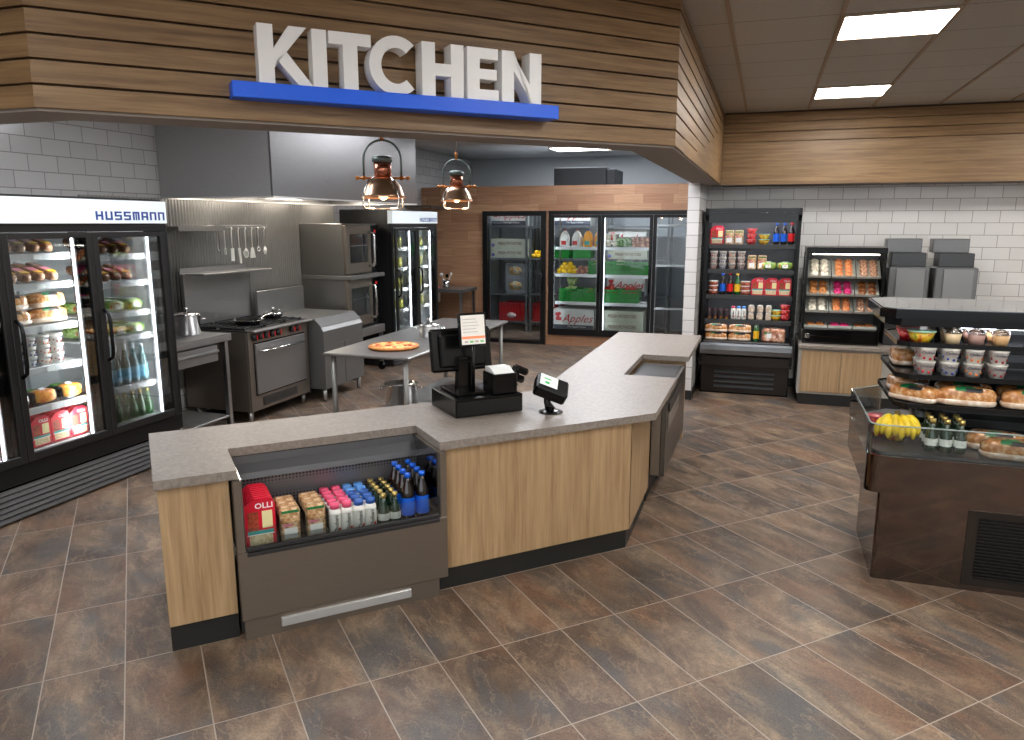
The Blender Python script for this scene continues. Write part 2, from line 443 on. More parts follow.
# boards: straight front (arm frame), left return, right return
fr = MB(); sd = MB(); lf = MB(); sm = MB()
ends = [4.80, 5.68, 6.33, 6.85, 7.34, 7.8, 8.3, 8.76]
def bprof(z, h):                 # lapped board profile (outward u, z)
    return [(-.016, z+.005), (.012, z+.005), (.013, z+.007), (.010, z+h-.004), (-.016, z+h-.004)]
dd = 3.42; p = header_path(0)
s1 = (p[1][0]+p[1][1])*R2; s2 = (p[2][0]+p[2][1])*R2
for k in range(9):
    z = bz[k]; h = min(PIT, CZ-z)
    if h < .02: break
    pr = bprof(z, h)
    V = []
    for u, zz in pr:             # mitred at both bends
        a = header_path(u); V += [(a[0][0], a[0][1], zz), (a[1][0], a[1][1], zz), (a[2][0], a[2][1], zz), (a[3][0], a[3][1], zz)]
    n = len(pr)
    for seg, mbx in ((0, lf), (1, fr), (2, sd)):
        vs = []
        for q in range(n):
            A_, B_ = V[q*4+seg], V[q*4+seg+1]
            if seg == 2:
                t = ends[min(k, 7)]; 
                B_ = (A_[0], t, A_[2])
            vs += [A_, B_]
        F = [[2*i, 2*i+1, 2*((i+1) % n)+1, 2*((i+1) % n)] for i in range(n)] + [[2*i for i in range(n)], [2*i+1 for i in range(n)][::-1]]
        if seg == 1:             # to arm frame so that the grain runs along the boards
            vs = [((x+y)*R2, (y-x)*R2, zz) for x, y, zz in vs]
        mbx.add(vs, F)
    if k < 8:
        a = header_path(.012); sm.box(a[2][0]-.03, a[2][0]-.002, ends[k], 8.75, z-.001 if k else z+.003, z+PIT)
o = part('header_boards', fr, M_oakx, root, rz=PI/4)
part('header_boards', lf, M_oakx, root); part('header_boards', sd, M_oaky, root)
part('header_fascia', sm, M_oaky, root)
# soffit over the back wall
sb = MB().box(-.5, 7, 8.79, 9.14, HB+.001, CZ)
r2 = struct('wall_soffit', sb, pm('header_core'))
part('soffit_underside', MB().box(-.5, 7, 8.765, 9.15, HB-.005, HB+.002), M_soff, r2)
fb_ = MB().box(-.505, 7, 8.755, 8.80, HB, 2.725)
for z0, z1 in ((2.731, 2.826), (2.832, 2.925), (2.931, 3.02)):
    fb_.yz([(8.80, z0), (8.752, z0), (8.749, z0+.006), (8.765, z1), (8.80, z1)], -.505, 7)
part('soffit_boards', fb_, M_oakx, r2)

# ------------------------------------------------------------------ KITCHEN sign
M_signw = pm('white_sign_face', '#ffffff', .35); M_signs = pm('white_sign_return', '#c9c8cf', .4); M_blue = pm('bright_blue_bar', '#0868ff', .4)
sx0 = .512; ZB = 2.428; LH = .227
def letter(ch, s0, s1, polys, holes=None):
    w = s1-s0; mb = MB()
    for pl in polys:
        P = [(s0 + x*w, ZB + y*LH) for x, y in pl]
        mb.xz(P, 3.30, 3.385, 0)
    o = one('sign_letter', 'white raised capital letter %s of the kitchen sign' % ch, 'sign letter', mb, M_signw, (0, 0, 0), PI/4, 'kitchen sign letters')
    return o
st = .062
def bars(w): return st/w
w = .2; a = st/.2
letter('K', .512, .712, [[(0, 0), (a, 0), (a, 1), (0, 1)], [(a, .27), (.36, .42), (.79, 0), (1.08, 0), (.56, .56), (a, .60-.3)], [(a-.001, .29), (a-.001, .60), (.62, 1), (.98, 1), (.5, .49)]])
letter('I', .728, .788, [[(0, 0), (1, 0), (1, 1), (0, 1)]])
a = st/.18
letter('T', .797, .977, [[(0, .78), (1, .78), (1, 1), (0, 1)], [(.5-a/2, 0), (.5+a/2, 0), (.5+a/2, .7805), (.5-a/2, .7805)]])
cp = []
ro, ri = 1.0, .66
A0 = math.radians(48)
N_ = 26
outer = [(.53+.53*math.cos(A0 + (2*PI-2*A0)*i/N_), .5+.54*math.sin(A0 + (2*PI-2*A0)*i/N_)) for i in range(N_+1)]
inner = [(.53+.53*.56*math.cos(A0*1.0 + (2*PI-2*A0)*i/N_), .5+.54*.6*math.sin(A0 + (2*PI-2*A0)*i/N_)) for i in range(N_+1)]
quads = [[outer[i], outer[i+1], inner[i+1], inner[i]] for i in range(N_)]
mb = MB(); s0, w = .967, .228
P = [(s0+x*w, ZB+y*LH) for x, y in outer + inner[::-1]]
P = [(x, max(z, 2.4285)) for x, z in P]
V = [(x, 3.30, z) for x, z in P] + [(x, 3.385, z) for x, z in P]; n = len(P); h = len(outer)
F = [[i, (i+1) % n, (i+1) % n+n, i+n] for i in range(n)]
for i in range(h-1):
    F.append([i, i+1, n-2-i, n-1-i]); F.append([n+i, n+i+1, n+n-2-i, n+n-1-i])
mb.add(V, F); one('sign_letter', 'white raised capital letter C of the kitchen sign', 'sign letter', mb, M_signw, (0, 0, 0), PI/4, 'kitchen sign letters')
a = st/.199
letter('H', 1.205, 1.404, [[(0, 0), (a, 0), (a, 1), (0, 1)], [(1-a, 0), (1, 0), (1, 1), (1-a, 1)], [(a-.001, .39), (1-a+.001, .39), (1-a+.001, .62), (a-.001, .62)]])
a = st/.158
letter('E', 1.421, 1.579, [[(0, 0), (a, 0), (a, 1), (0, 1)], [(a-.001, 0), (1, 0), (1, .21), (a-.001, .21)], [(a-.001, .4), (.94, .4), (.94, .6), (a-.001, .6)], [(a-.001, .79), (.98, .79), (.98, 1), (a-.001, 1)]])
a = st/.207
letter('N', 1.596, 1.803, [[(0, 0), (a, 0), (a, 1), (0, 1)], [(1-a, 0), (1, 0), (1, 1), (1-a, 1)], [(a-.001, .62), (.76, 0), (1-a+.001, 0), (1-a+.001, .38), (a*.8, 1), (a-.001, 1)]])
one('sign_bar', 'bright blue bar under the white kitchen letters', 'sign', MB().box(.404, 1.893, 3.285, 3.4, 2.366, 2.4275, 0, .002), M_blue, (0, 0, 0), PI/4)

# ------------------------------------------------------------------ ceiling lights
k = 0
def panel(x0, y0, w=.6096, h=.6096, m=None, label='', group=None):
    cx, cy = x0+w/2, y0+h/2
    t = thing('ceiling_light', label, 'ceiling light', (cx, cy, CZ-.012), 0, group)
    f = MB(); e = .018
    f.box(-w/2, w/2, -h/2, -h/2+e, -.004, .011); f.box(-w/2, w/2, h/2-e, h/2, -.004, .011)
    f.box(-w/2, -w/2+e, -h/2+e, h/2-e, -.004, .011); f.box(w/2-e, w/2, -h/2+e, h/2-e, -.004, .011)
    part('frame', f, M_tbar, t); part('diffuser', MB().box(-w/2+e, w/2-e, -h/2+e, h/2-e, 0, .008), m or M_panel, t)
panel(.337, 4.93, label='square ceiling light panel nearer the viewer, top right of the room')
panel(.337, 7.368, label='square ceiling light panel farther away, close to the oak soffit')
for x0 in (-2.1, .337, 2.775, 5.2):
    for y0 in (7.368, 4.93, 2.49, .05, -2.38, -4.8):
        if x0 == .337 and y0 > 4: continue
        if x0 < 0 and y0 > 1: continue
        panel(x0, y0, label='square ceiling light panel in the store ceiling out of the photo', group='store ceiling lights outside the photo')
panel(-3.32, 11.7, 1.22, .61, M_kpanel, 'ceiling light panel above the wood clad walk in cooler')
for x0, y0 in ((-3.4, 8.2), (-3.4, 5.3), (-4.2, 3.0), (-1.9, 6.6), (-2.6, 9.8)):  # unseen panels; the last one is added to brighten the plank wall
    panel(x0, y0, 1.22, .61, M_kpanel, 'kitchen ceiling light panel hidden behind the wooden header', 'hidden kitchen ceiling lights')
# ------------------------------------------------------------------ counter
CT = .81
cw = []
def A2(s, d): x, y, _ = ARM(s, d); return (x, y)
cpoly = [A2(-.012, 3.345), A2(.322, 3.345), A2(.322, 3.70), A2(1.272, 3.70), A2(1.272, 3.345), A2(2.533, 3.345), (-.535, 4.19)]
cpoly = [A2(-.012, 3.345), A2(.322, 3.345), A2(.322, 3.70), A2(1.272, 3.70), A2(1.272, 3.345), (-.535, -.535+3.345/R2), (-.535, 5.24), (-.908, 5.24), (-.908, 6.13), (-.535, 6.13), (-.535, 7.37), (-1.335, 7.37), (-1.335, -1.335+4.168/R2), A2(-.012, 4.168)]
ct = one('countertop', 'grey stone countertop running along both arms of the angled service counter', 'countertop', MB().prism([(x+1.5, y-4) for x, y in cpoly], CT-.042, CT), M_stone, (-1.5, 4, 0))

# left end cabinet (arm frame; origin s, d of the base)
t = thing('base_cabinet', 'narrow oak base cabinet at the left end of the counter', 'cabinet', ARM(.15, 3.7), PI/4)
part('panel', MB().box(-.15, .137, -.33, .42, .125, CT-.044, 0, .002), M_oakz, t)
part('kickboard', MB().box(-.147, .137, -.312, .40, 0, .123), M_kick, t)
# middle cabinet between the two coolers, mitred round the corner
t = thing('base_cabinet', 'wide oak base cabinet in the middle of the counter below the register', 'cabinet', (-1.1, 4.0, 0))
def loc(P): return [(x+1.1, y-4.0) for x, y in P]
xr = -.655
pp = [A2(1.305, 3.372), (xr, xr+3.372/R2), (xr, 4.86), (-1.25, 4.86), (-1.25, -1.25+4.10/R2-.05), A2(1.305, 4.10)]
pf = [A2(1.305, 3.372), (xr, xr+3.372/R2), (xr, xr+3.40/R2), A2(1.305, 3.40)]
M_oakzz = M_oakz
core = loc([A2(1.31, 3.40), (xr-.03, xr-.03+3.40/R2), (xr-.03, 4.86), (-1.25, 4.86), A2(1.31, 4.02)])
part('carcass', MB().prism(core, .12, CT-.044), pm('cabinet_carcass', '#2a2622', .7), t)
o = part('front_panel', MB().box(1.303, (xr + xr + 3.372/R2)*R2-.003, 3.372, 3.397, .122, CT-.044), M_oakz, t, (1.1, -4.0, 0), PI/4)
part('side_panel', MB().prism(loc([(xr-.02, xr+3.40/R2), (xr+.001, xr+3.374/R2), (xr+.001, 4.86), (xr-.02, 4.86)]), .122, CT-.044), M_oakz, t)
part('kickboard', MB().prism(loc([A2(1.28, 3.396), (xr-.021, xr-.021+3.396/R2), (xr-.021, 4.86), (-1.2, 4.86), A2(1.28, 4.0)]), 0, .12), M_kick, t)
# narrow oak gable past the second cooler and the recessed cabinet behind it
t = thing('base_cabinet', 'oak gable and recessed cabinet under the far end of the counter', 'cabinet', (-.95, 6.7, 0))
part('gable', MB().box(-.36, .385, -.52, -.45, .10, CT-.044, 0, .002), M_oakz, t)
part('panel', MB().box(-.36, .10, -.445, .52, .10, CT-.044, 0, .002), M_oakz, t)
part('kickboard', MB().box(-.34, .08, -.50, .50, 0, .098), M_kick, t)

# --- recessed refrigerated merchandisers
M_perf = NT('perforated_steel'); v_ = M_perf.map(M_perf.coord(), (1, 1, 1))
vo = M_perf.n('TexVoronoi'); M_perf.set(vo.inputs['Vector'], v_); vo.inputs['Scale'].default_value = 60; vo.inputs['Randomness'].default_value = 0
M_perf = M_perf.p(Base_Color=M_perf.ramp(vo.outputs['Distance'], [(.30, '#3b3b3c'), (.42, '#77767a')]), Roughness=.4, Metallic=.6)
M_mirror = pm('polished_inner_side', '#a9a9ab', .12, 1)
def counter_cooler(t, W, D, open_w, oz=.40):
    """front at y=0 facing -y, x from 0..W"""
    f = MB()
    # front fascia with step at the bottom right, pull-out recess
    f.box(.0, W, .0, .035, .10, .425, 0, .003)
    part('front_panel', f, M_steelw, t)
    b = MB(); b.box(.012, W-.045, .012, .05, .0, .0985); part('toe_panel', b, M_steelw, t)
    r = MB(); r.box(.17, W-.20, -.004, .02, .035, .078, 0, .002); part('vent_slot', r, pm('pale_vent', '#c3c5c6', .35, .6), t)
    s = MB(); s.box(0, .035, .0, D-.05, .427, .765, 0, .003); part('side_frame', s, M_steelw, t)
    s = MB(); s.box(W-.035, W, .0, D-.05, .427, .765, 0, .003); part('side_frame', s, M_steelw, t)
    s = MB(); s.box(.0, W-.03, .04, D, .03, .34); part('body', s, M_dark, t)
    part('inner_side', MB().box(.036, .041, .03, D-.06, .41, .76), M_mirror, t); part('inner_side', MB().box(W-.041, W-.036, .03, D-.06, .41, .76), M_mirror, t)
    d = MB(); d.box(.036, W-.036, .03, D-.05, .36, .405); part('deck', d, M_charc, t)
    bk = MB(); bk.yz([(D-.06, .41), (D-.03, .41), (D-.03, .66), (D-.085, .66)], .041, W-.041); part('back_grille', bk, M_perf, t)
    ch = MB(); ch.yz([(D-.10, .662), (D-.09, .69), (D-.055, .73), (D-.05, .765), (D-.02, .765), (D-.02, .662)], .041, W-.041); part('canopy', ch, pm('cooler_canopy_steel', '#55565a', .45, .5), t)
    lb = MB(); lb.box(.041, W-.041, -.004, .012, .405, .425, 0, .002); lb.box(.041, W-.041, .0, .02, .427, .447, 0, .003); part('front_rail', lb, M_dark, t)
    g = MB(); g.box(.041, W-.041, .004, .009, .447, .535); part('glass_front', g, M_glass, t)
t = thing('counter_cooler', 'stainless open cooler set into the left arm of the counter holding snacks and sodas', 'refrigerated case', ARM(.297, 3.325), PI/4)
counter_cooler(t, 1.0, .42, .95)
t = thing('counter_cooler', 'dark stainless open cooler set into the right arm of the counter, empty', 'refrigerated case', (-.555, 4.88, 0), PI/2)
W2 = 1.23
f = MB(); f.box(0, W2, 0, .03, .20, .745, 0, .003); part('front_panel', f, M_steeld, t)
f = MB(); f.box(.001, .03, .031, .095, .20, .745, 0, .003); part('side_panel', f, M_steelw, t)
f = MB(); f.box(W2-.03, W2-.001, .031, .34, .20, .745, 0, .003); part('side_panel', f, M_steelw, t)
f = MB(); f.box(.10, .75, -.012, .0, .625, .685, 0, .004); part('handle', f, M_dark, t)
f = MB(); f.box(.10, .75, -.006, .0, .50, .60, 0, .003); part('vent_panel', f, M_steel, t)
f = MB(); f.box(.03, W2-.03, .12, .36, 0, .19); part('base', f, M_kick, t)
f = MB(); f.box(.03, W2-.03, .033, .34, .55, .62); part('deck', f, M_steeld, t)
f = MB(); f.box(.33, W2+.02, .034, .345, .70, .742); part('inner_well', f, pm('well_grey', '#55575a', .3, .8), t)

# ------------------------------------------------------------------ till and card reader
t = thing('cash_register', 'black point of sale terminal with till drawer on the counter', 'cash register', ARM(1.72, 3.91, CT), PI/4)
def q(s): return s-1.72
def e(d): return d-3.91
part('cash_drawer', MB().box(q(1.512), q(1.928), e(3.725), e(4.10), .002, .105, 0, .003), M_black, t)
o = part('drawer_front', MB().box(q(1.52), q(1.92), e(3.719), e(3.7245), .012, .095, 0, .002), M_blackg, t)
part('stand', MB().box(q(1.55), q(1.74), e(3.80), e(4.06), .106, .122, 0, .004).xz([(q(1.598), .122), (q(1.705), .122), (q(1.69), .31), (q(1.612), .31)], e(3.90), e(3.95)), M_blackg, t)
mon = MB(); A = Matrix.Translation((q(1.655), e(4.0), .34)) @ Matrix.Rotation(math.radians(-10), 4, 'X')
mon.box(-.19, .19, -.03, .0, -.125, .125, 0, .012, A).box(-.14, .14, -.055, -.031, -.10, .09, 0, .01, A)
part('monitor', mon, M_black, t)
part('screen', MB().box(-.175, .175, .001, .004, -.11, .11, 0, 0, A), pm('monitor_screen', '#1c2733', .1), t)
pole = MB(); pole.tube([(q(1.685), e(3.87), .12), (q(1.685), e(3.87), .39)], .009, 8); pole.box(q(1.61), q(1.70), e(3.865), e(3.93), .285, .292)
part('pole', pole, M_black, t)
B = Matrix.Translation((q(1.67), e(3.85), .473)) @ Matrix.Rotation(math.radians(-8), 4, 'X')
dsp = part('customer_display', MB().box(-.083, .083, -.012, .012, -.095, .095, 0, .004, B), M_black, t)
S = MB(); S.box(-.072, .072, -.0145, -.0125, -.082, .082, 0, 0, B); S.box(-.070, .070, -.0155, -.0146, -.050, -.036, 1, 0, B)
for k in range(5): S.box(-.062+.0*k, .02+.008*(k % 3), -.0155, -.0146, .058-.018*k, .061-.018*k, 2, 0, B)
for k in range(4): S.box(-.055+.032*k, -.035+.032*k, -.0155, -.0146, -.072, -.062, 3 if k % 2 else 2, 0, B)
part('display_screen', S, [emis('display_glow', '#e6e2dc', .12), emis('display_orange', '#e8865a', .3), emis('display_grey', '#a8a29c', .25), emis('display_green', '#58b060', .25)], dsp)
pr = MB(); pr.box(q(1.755), q(1.905), e(3.745), e(3.90), .106, .222, 0, .006)
part('receipt_printer', pr, M_black, t)
part('printer_lid', MB().yz([(e(3.76), .223), (e(3.89), .223), (e(3.89), .25), (e(3.82), .252)], q(1.768), q(1.892)), M_white, t)
sc = MB(); sc.tube([(q(1.96), e(3.93), .0), (q(1.965), e(3.93), .06), (q(1.985), e(3.93), .12)], .016, 8)
sc.lathe([(.0, .0), (.045, .0), (.045, .006), (.0, .012)], 18, q(1.96), e(3.93))
C_ = Matrix.Translation((q(2.0), e(3.93), .175)) @ Matrix.Rotation(math.radians(25), 4, 'Y')
sc.box(-.045, .05, -.03, .03, -.045, .0, 0, .012, C_); sc.box(-.035, .055, -.032, .032, .006, .05, 0, .012, C_); sc.box(-.04, .0, -.025, .025, -.04, .04, 0, .005, C_)
one('barcode_scanner', 'small black stand scanner behind the receipt printer', 'scanner', MB().add(sc.v, sc.f, 0, False), M_blackg, ARM(1.72, 3.91, CT+.001), PI/4)
t = thing('card_reader', 'black payment card reader with lit screen tilted on a round foot', 'card reader', ARM(2.06, 3.63, CT), PI/4); t.scale = (1.12, 1.12, 1.12)
part('foot', MB().lathe([(.0, 0), (.062, 0), (.062, .006), (.03, .012), (.0, .012)], 24).tube([(0, 0, .01), (-.015, .01, .05), (-.012, .01, .09)], [.028, .018, .022], 10), M_blackg, t)
D_ = Matrix.Translation((.0, .0, .125)) @ Matrix.Rotation(math.radians(-22), 4, 'Z') @ Matrix.Rotation(math.radians(22), 4, 'Y') @ Matrix.Rotation(math.radians(30), 4, 'X')
part('body', MB().box(-.085, .085, -.06, .06, -.038, .034, 0, .010, D_), M_black, t)
part('screen', MB().box(-.072, .022, -.035, .045, .0345, .0362, 0, 0, D_).box(-.052, -.015, .012, .020, .0362, .0367, 1, 0, D_).box(-.045, -.022, -.022, -.004, .0362, .0367, 1, 0, D_), [emis('reader_screen', '#dfe8e4', .12), emis('reader_green', '#2da04a', .25)], t)
# ------------------------------------------------------------------ glass door coolers against the left wall
LEDW = 5
M_hdr = emis('lit_header_sign', '#dfe7ea', .14); M_hblue = pm('sign_blue', '#123f8c', .4)
M_door = pm('dark_door_frame', '#2b2a2a', .35, .5)
M_wire = pm('white_wire_shelf', '#d2d4d5', .4)
M_tagm = pm('price_tag_white', '#f0f0ee', .5)
def glass_cooler(t, doors, dw, z_g=.25, z_d0=.375, z_d1=1.815, shelves=((1.66, 1.465, 1.215, 1.035, .665),), D=.82, text=1.0, bottom=.395, led=9):
    W = doors*dw + .11; x0 = .055
    c = MB()
    c.box(0, W, .77, D, .02, 1.86); c.box(0, .05, .03, .769, .02, 1.86); c.box(W-.05, W, .03, .769, .02, 1.86)
    c.box(.0, W, .0, .769, 1.861, 1.868); c.box(0, W, .03, D, 2.035, 2.05); c.box(.05, W-.05, .06, .769, .02, .33); c.box(0, .05, .05, D, 1.868, 2.034); c.box(W-.05, W, .05, D, 1.868, 2.034)
    c.box(0, W, .79, D, 1.868, 2.034)
    part('cabinet', c, M_door, t)
    f = MB(); f.box(0, W, -.005, .03, 1.815, 1.86, 0, .003); f.box(0, .055, -.005, .03, z_d0, 1.815); f.box(W-.055, W, -.005, .03, z_d0, 1.815); f.box(0, W, -.005, .059, z_g, z_d0-.003, 0, .003)
    part('front_frame', f, M_charc, t)
    h = part('header_sign', MB().box(0.004, W-.004, -.02, .045, 1.872, 2.034), M_hdr, t)
    tx = MB(); wl = .062*text; gap = .019*text; lh = .060*text; xx = W - 8*(wl+gap) - .008; zz = 1.895
    def r_(a, b, c, d): tx.box(xx+a*wl, xx+b*wl, -.022, -.0195, zz+c*lh, zz+d*lh)
    s_ = .26
    for ch in 'HUSSMANN':
        if ch in 'HUMAN': r_(0, s_, 0, 1); r_(1-s_, 1, 0, 1)
        if ch == 'H': r_(s_, 1-s_, .4, .62)
        if ch == 'U': r_(s_, 1-s_, 0, .22)
        if ch == 'S': r_(0, 1, 0, .2); r_(0, 1, .4, .6); r_(0, 1, .8, 1); r_(0, s_, .6, .8); r_(1-s_, 1, .2, .4)
        if ch in 'MAN': r_(s_, 1-s_, .8, 1)
        if ch == 'M': r_(.4, .6, 0, .8)
        if ch == 'A': r_(s_, 1-s_, .3, .5)
        xx += wl+gap
    part('sign_lettering', tx, M_hblue, h)
    g = MB(); n = 6
    for k in range(n):
        z = .02 + (z_g-.03)*k/n; hh = (z_g-.03)/n
        g.yz([(.01, z), (.03, z), (.03, z+hh*.7), (.018, z+hh*.7)], .03, W-.03)
    part('vent_grille', g, pm('grille_grey', '#6a6b6d', .35, .7), t)
    part('grille_back', MB().box(.02, W-.02, .045, .055, .01, z_g-.003), M_black, t)
    li = MB(); li.box(.052, W-.052, .755, .768, .36, 1.855); li.box(.051, .056, .09, .754, .36, 1.855); li.box(W-.056, W-.051, .09, .754, .36, 1.855); li.box(.052, W-.052, .06, .754, .332, .375)
    part('liner', li, M_liner, t)
    for k in range(doors):
        a = x0 + dw*k; b = a + dw; e = .048
        fr = MB(); y0, y1 = -.035, -.007
        fr.box(a+.002, a+e, y0, y1, z_d0, z_d1-.003, 0, .004); fr.box(b-e, b-.002, y0, y1, z_d0, z_d1-.003, 0, .004)
        fr.box(a+e, b-e, y0, y1, z_d0, z_d0+.055, 0, .004); fr.box(a+e, b-e, y0, y1, z_d1-.04, z_d1-.003, 0, .004)
        d = part('door', fr, M_door, t)
        part('glass_pane', MB().box(a+e, b-e, -.024, -.018, z_d0+.055, z_d1-.04), M_glass, d)
        hx = a + .03
        part('handle', MB().tube([(hx, -.037, .92), (hx, -.075, .945), (hx, -.085, 1.0), (hx, -.085, 1.2), (hx, -.075, 1.255), (hx, -.037, 1.28)], .012, 8), M_black, d)
        mu = MB(); mu.box(b-.10, b+(.0 if k == doors-1 else .0)-.001, .012, .07, z_d0, z_d1); part('mullion', mu, M_black, t)
        part('led_strip', MB().box(b-.108, b-.102, .03, .042, z_d0+.02, z_d1-.02), M_led, t)
        li_ = bpy.data.lights.new('led_strip_light', 'AREA'); li_.shape = 'RECTANGLE'; li_.size = .03; li_.size_y = z_d1-z_d0-.1; li_.energy = LEDW; li_.color = (.95, .98, 1)
        lo_ = bpy.data.objects.new('led_strip_light', li_); COL.objects.link(lo_); lo_.parent = t; lo_.location = (b-.12, .05, (z_d0+z_d1)/2)
        lo_.rotation_euler = Vector((.45, -1, 0)).to_track_quat('Z', 'Y').to_euler()
        for s in range(2): part('shelf_standard', MB().box((a+.012) if s else (b-.022), (a+.024) if s else (b-.010), .72, .754, .40, 1.84), M_wire, t)
        sh = shelves[k % len(shelves)]
        for z in sh + (bottom,):
            m = MB(); m.box(a+.012, b-.012, .10, .70, z-.012, z-.004); m.box(a+.012, b-.012, .088, .10, z-.038, z+.006, 0, .002)
            q_ = part('shelf', m, M_wire, t)
            part('price_tag', MB().box((a+b)/2-.03, (a+b)/2+.03, .084, .087, z-.034, z-.004), M_tagm, q_)
    return W
F1 = Frame(-4.4, 2.645, 90)
t = thing('glass_door_cooler', 'three door black upright cooler with a lit white header on the left wall', 'refrigerator', F1(0, 0), PI/2)
glass_cooler(t, 3, .66, .245, shelves=((1.66, 1.48, 1.21, .935, .675), (1.675, 1.485, 1.208, .935, .675), (1.645, 1.447, 1.222, 1.04, .667)))
F2 = Frame(-4.56, 8.755, 90)
t = thing('glass_door_cooler', 'two door black upright cooler behind the stacked ovens in the kitchen', 'refrigerator', F2(0, 0), PI/2)
glass_cooler(t, 2, .655, .245, shelves=((1.55, 1.28, 1.0, .72),), D=.74, text=.9)
# ------------------------------------------------------------------ kitchen equipment (fronts face +x)
M_iron = pm('cast_iron', '#121212', .55)
M_red = pm('red_enamel', '#c00d0d', .35)
K = Frame(-4.5, 5.74, 90)       # x = along the wall (world +y), y = towards the wall
# hood
t = thing('range_hood', 'large stainless extraction hood hanging from the kitchen ceiling', 'extractor hood', (-4.69, 7.1, 2.107), 0)
x0, x1, y0, y1 = -.605, .61, -1.43, 1.43
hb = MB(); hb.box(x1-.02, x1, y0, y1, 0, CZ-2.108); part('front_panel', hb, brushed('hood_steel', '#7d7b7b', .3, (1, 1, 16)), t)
hb = MB(); hb.box(x0, x1-.021, y0, y0+.02, 0, CZ-2.108); part('side_panel', hb, brushed('hood_side_lit_steel', '#b4b3b2', .5, (1, 1, 22), .5), t)  # left side's brighter look is put into this paler steel colour
hb = MB(); hb.box(x0, x1-.021, y1-.02, y1, 0, CZ-2.108); part('side_panel', hb, M_steelh, t)
hb = MB(); hb.box(x0+.02, x1-.022, y0+.021, y1-.021, .06, .08); part('filter_plate', hb, pm('hood_inside', '#c9c8c4', .3, .8), t)
hb = MB(); hb.box(x1-.04, x1+.006, y0-.004, y1+.004, -.012, .0); hb.box(x0, x0+.03, y0, y1, -.012, 0); hb.box(x0+.03, x1-.04, y0-.004, y0+.03, -.012, 0); hb.box(x0+.03, x1-.04, y1-.03, y1+.004, -.012, 0)
part('rim', hb, pm('bright_trim', '#d8d8d6', .3, .6), t)
for k in range(3):
    yy = -1.05 + .95*k
    part('hood_lamp', MB().box(-.42, -.25, yy-.25, yy+.25, .045, .058), emis('hood_light', '#fff4e4', 15), t)

# worktable by the three door cooler
t = thing('work_table', 'stainless work table with drawer and undershelf beside the range', 'table', (-4.85, 5.11, 0), 0)
tp = MB(); tp.box(-.43, .40, -.345, .345, .905, .917); tp.box(.385, .402, -.345, .345, .855, .905, 0, .004); tp.box(-.43, .385, .33, .345, .86, .904); part('tabletop', tp, M_steelh, t)
for x in (-.38, .35):
    for y in (-.31, .31): part('leg', MB().box(x-.02, x+.02, y-.02, y+.02, 0, .904), M_satin, t)
part('undershelf', MB().box(-.38, .37, -.30, .30, .165, .18, 0, .003), M_steelh, t)
d = part('drawer', MB().box(-.2, .392, -.345, .17, .70, .84, 0, .004), M_steelh, t)
part('handle', MB().box(.393, .41, -.345, .17, .775, .80, 0, .006), M_satin, d)
# range
t = thing('gas_range', 'stainless gas range with red trimmed black knobs and oven door', 'stove', K(.48, .38), PI/2)
def b(x0, x1, y0, y1, z0, z1, bv=.003): return MB().box(x0-.48, x1-.48, y0-.38, y1-.38, z0, z1, 0, bv)
part('body', b(0, .96, .02, .76, .115, .875), M_steelw, t)
part('front_panel', b(0, .96, 0, .019, .115, .875), M_steelw, t)
part('front_rail', b(.03, .99, -.06, .0, .872, .892, .008), M_satin, t)
part('cooktop', b(0, .96, .001, .68, .876, .89), M_iron, t)
dr = part('oven_door', b(.08, .88, -.022, -.001, .275, .755, .004), M_steelh, t)
part('door_edge', b(.068, .892, -.004, -.0005, .262, .768), M_black, t)
part('handle', MB().tube([(-.36, -.42, .69), (-.36, -.455, .69), (.30, -.455, .69), (.30, -.42, .69)], .013, 8), M_chrome, dr)
for i, x in enumerate((.08, .17, .26, .355, .45, .68, .765)):
    o = part('knob', MB().lathe([(.0, 0), (.034, 0), (.03, .03), (.0, .032)], 16, M=Matrix.Translation((x-.48, -.381, .824)) @ Matrix.Rotation(PI/2, 4, 'X')), M_iron, t)
    part('knob_ring', MB().box(x-.48+.006, x-.48+.02, -.417, -.4135, .80, .848, 0, .004), M_red, o)
v = MB()
v.box(.17-.48, .72-.48, -.388, -.381, .15, .235)
for k in range(9): v.box(.18-.48, .71-.48, -.394, -.388, .155+.009*k, .158+.009*k)
part('vent_panel', v, M_steeld, t)
for x in (.05, .91):
    for y in (.06, .66): part('leg', MB().lathe([(.0, 0), (.02, 0), (.028, .115), (0, .115)], 12, x-.48, y-.38), M_satin, t)
for i in range(3):
    for j in range(2):
        cx, cy = .16+.32*i-.48, .19+.32*j-.38; g = MB()
        for k in range(4): g.box(cx-.14, cx+.14, cy-.135+.09*k-.005, cy-.135+.09*k+.005, .902, .914)
        for k in (-.13, .13): g.box(cx+k-.005, cx+k+.005, cy-.14, cy+.14, .89, .908)
        g.torus(.05, .012, .898, 14, 6, cx=cx, cy=cy)
        part('burner_grate', g, M_iron, t)
bk = b(0, .96, .68, .72, .89, 1.40); part('backguard', bk, M_steelh, t)
part('back_shelf', b(.03, 1.06, .46, .70, 1.39, 1.405, .002).yz([(.34, 1.40), (.34, 1.455), (.335, 1.455), (.335, 1.40)], -.48, .49), M_steelh, t)
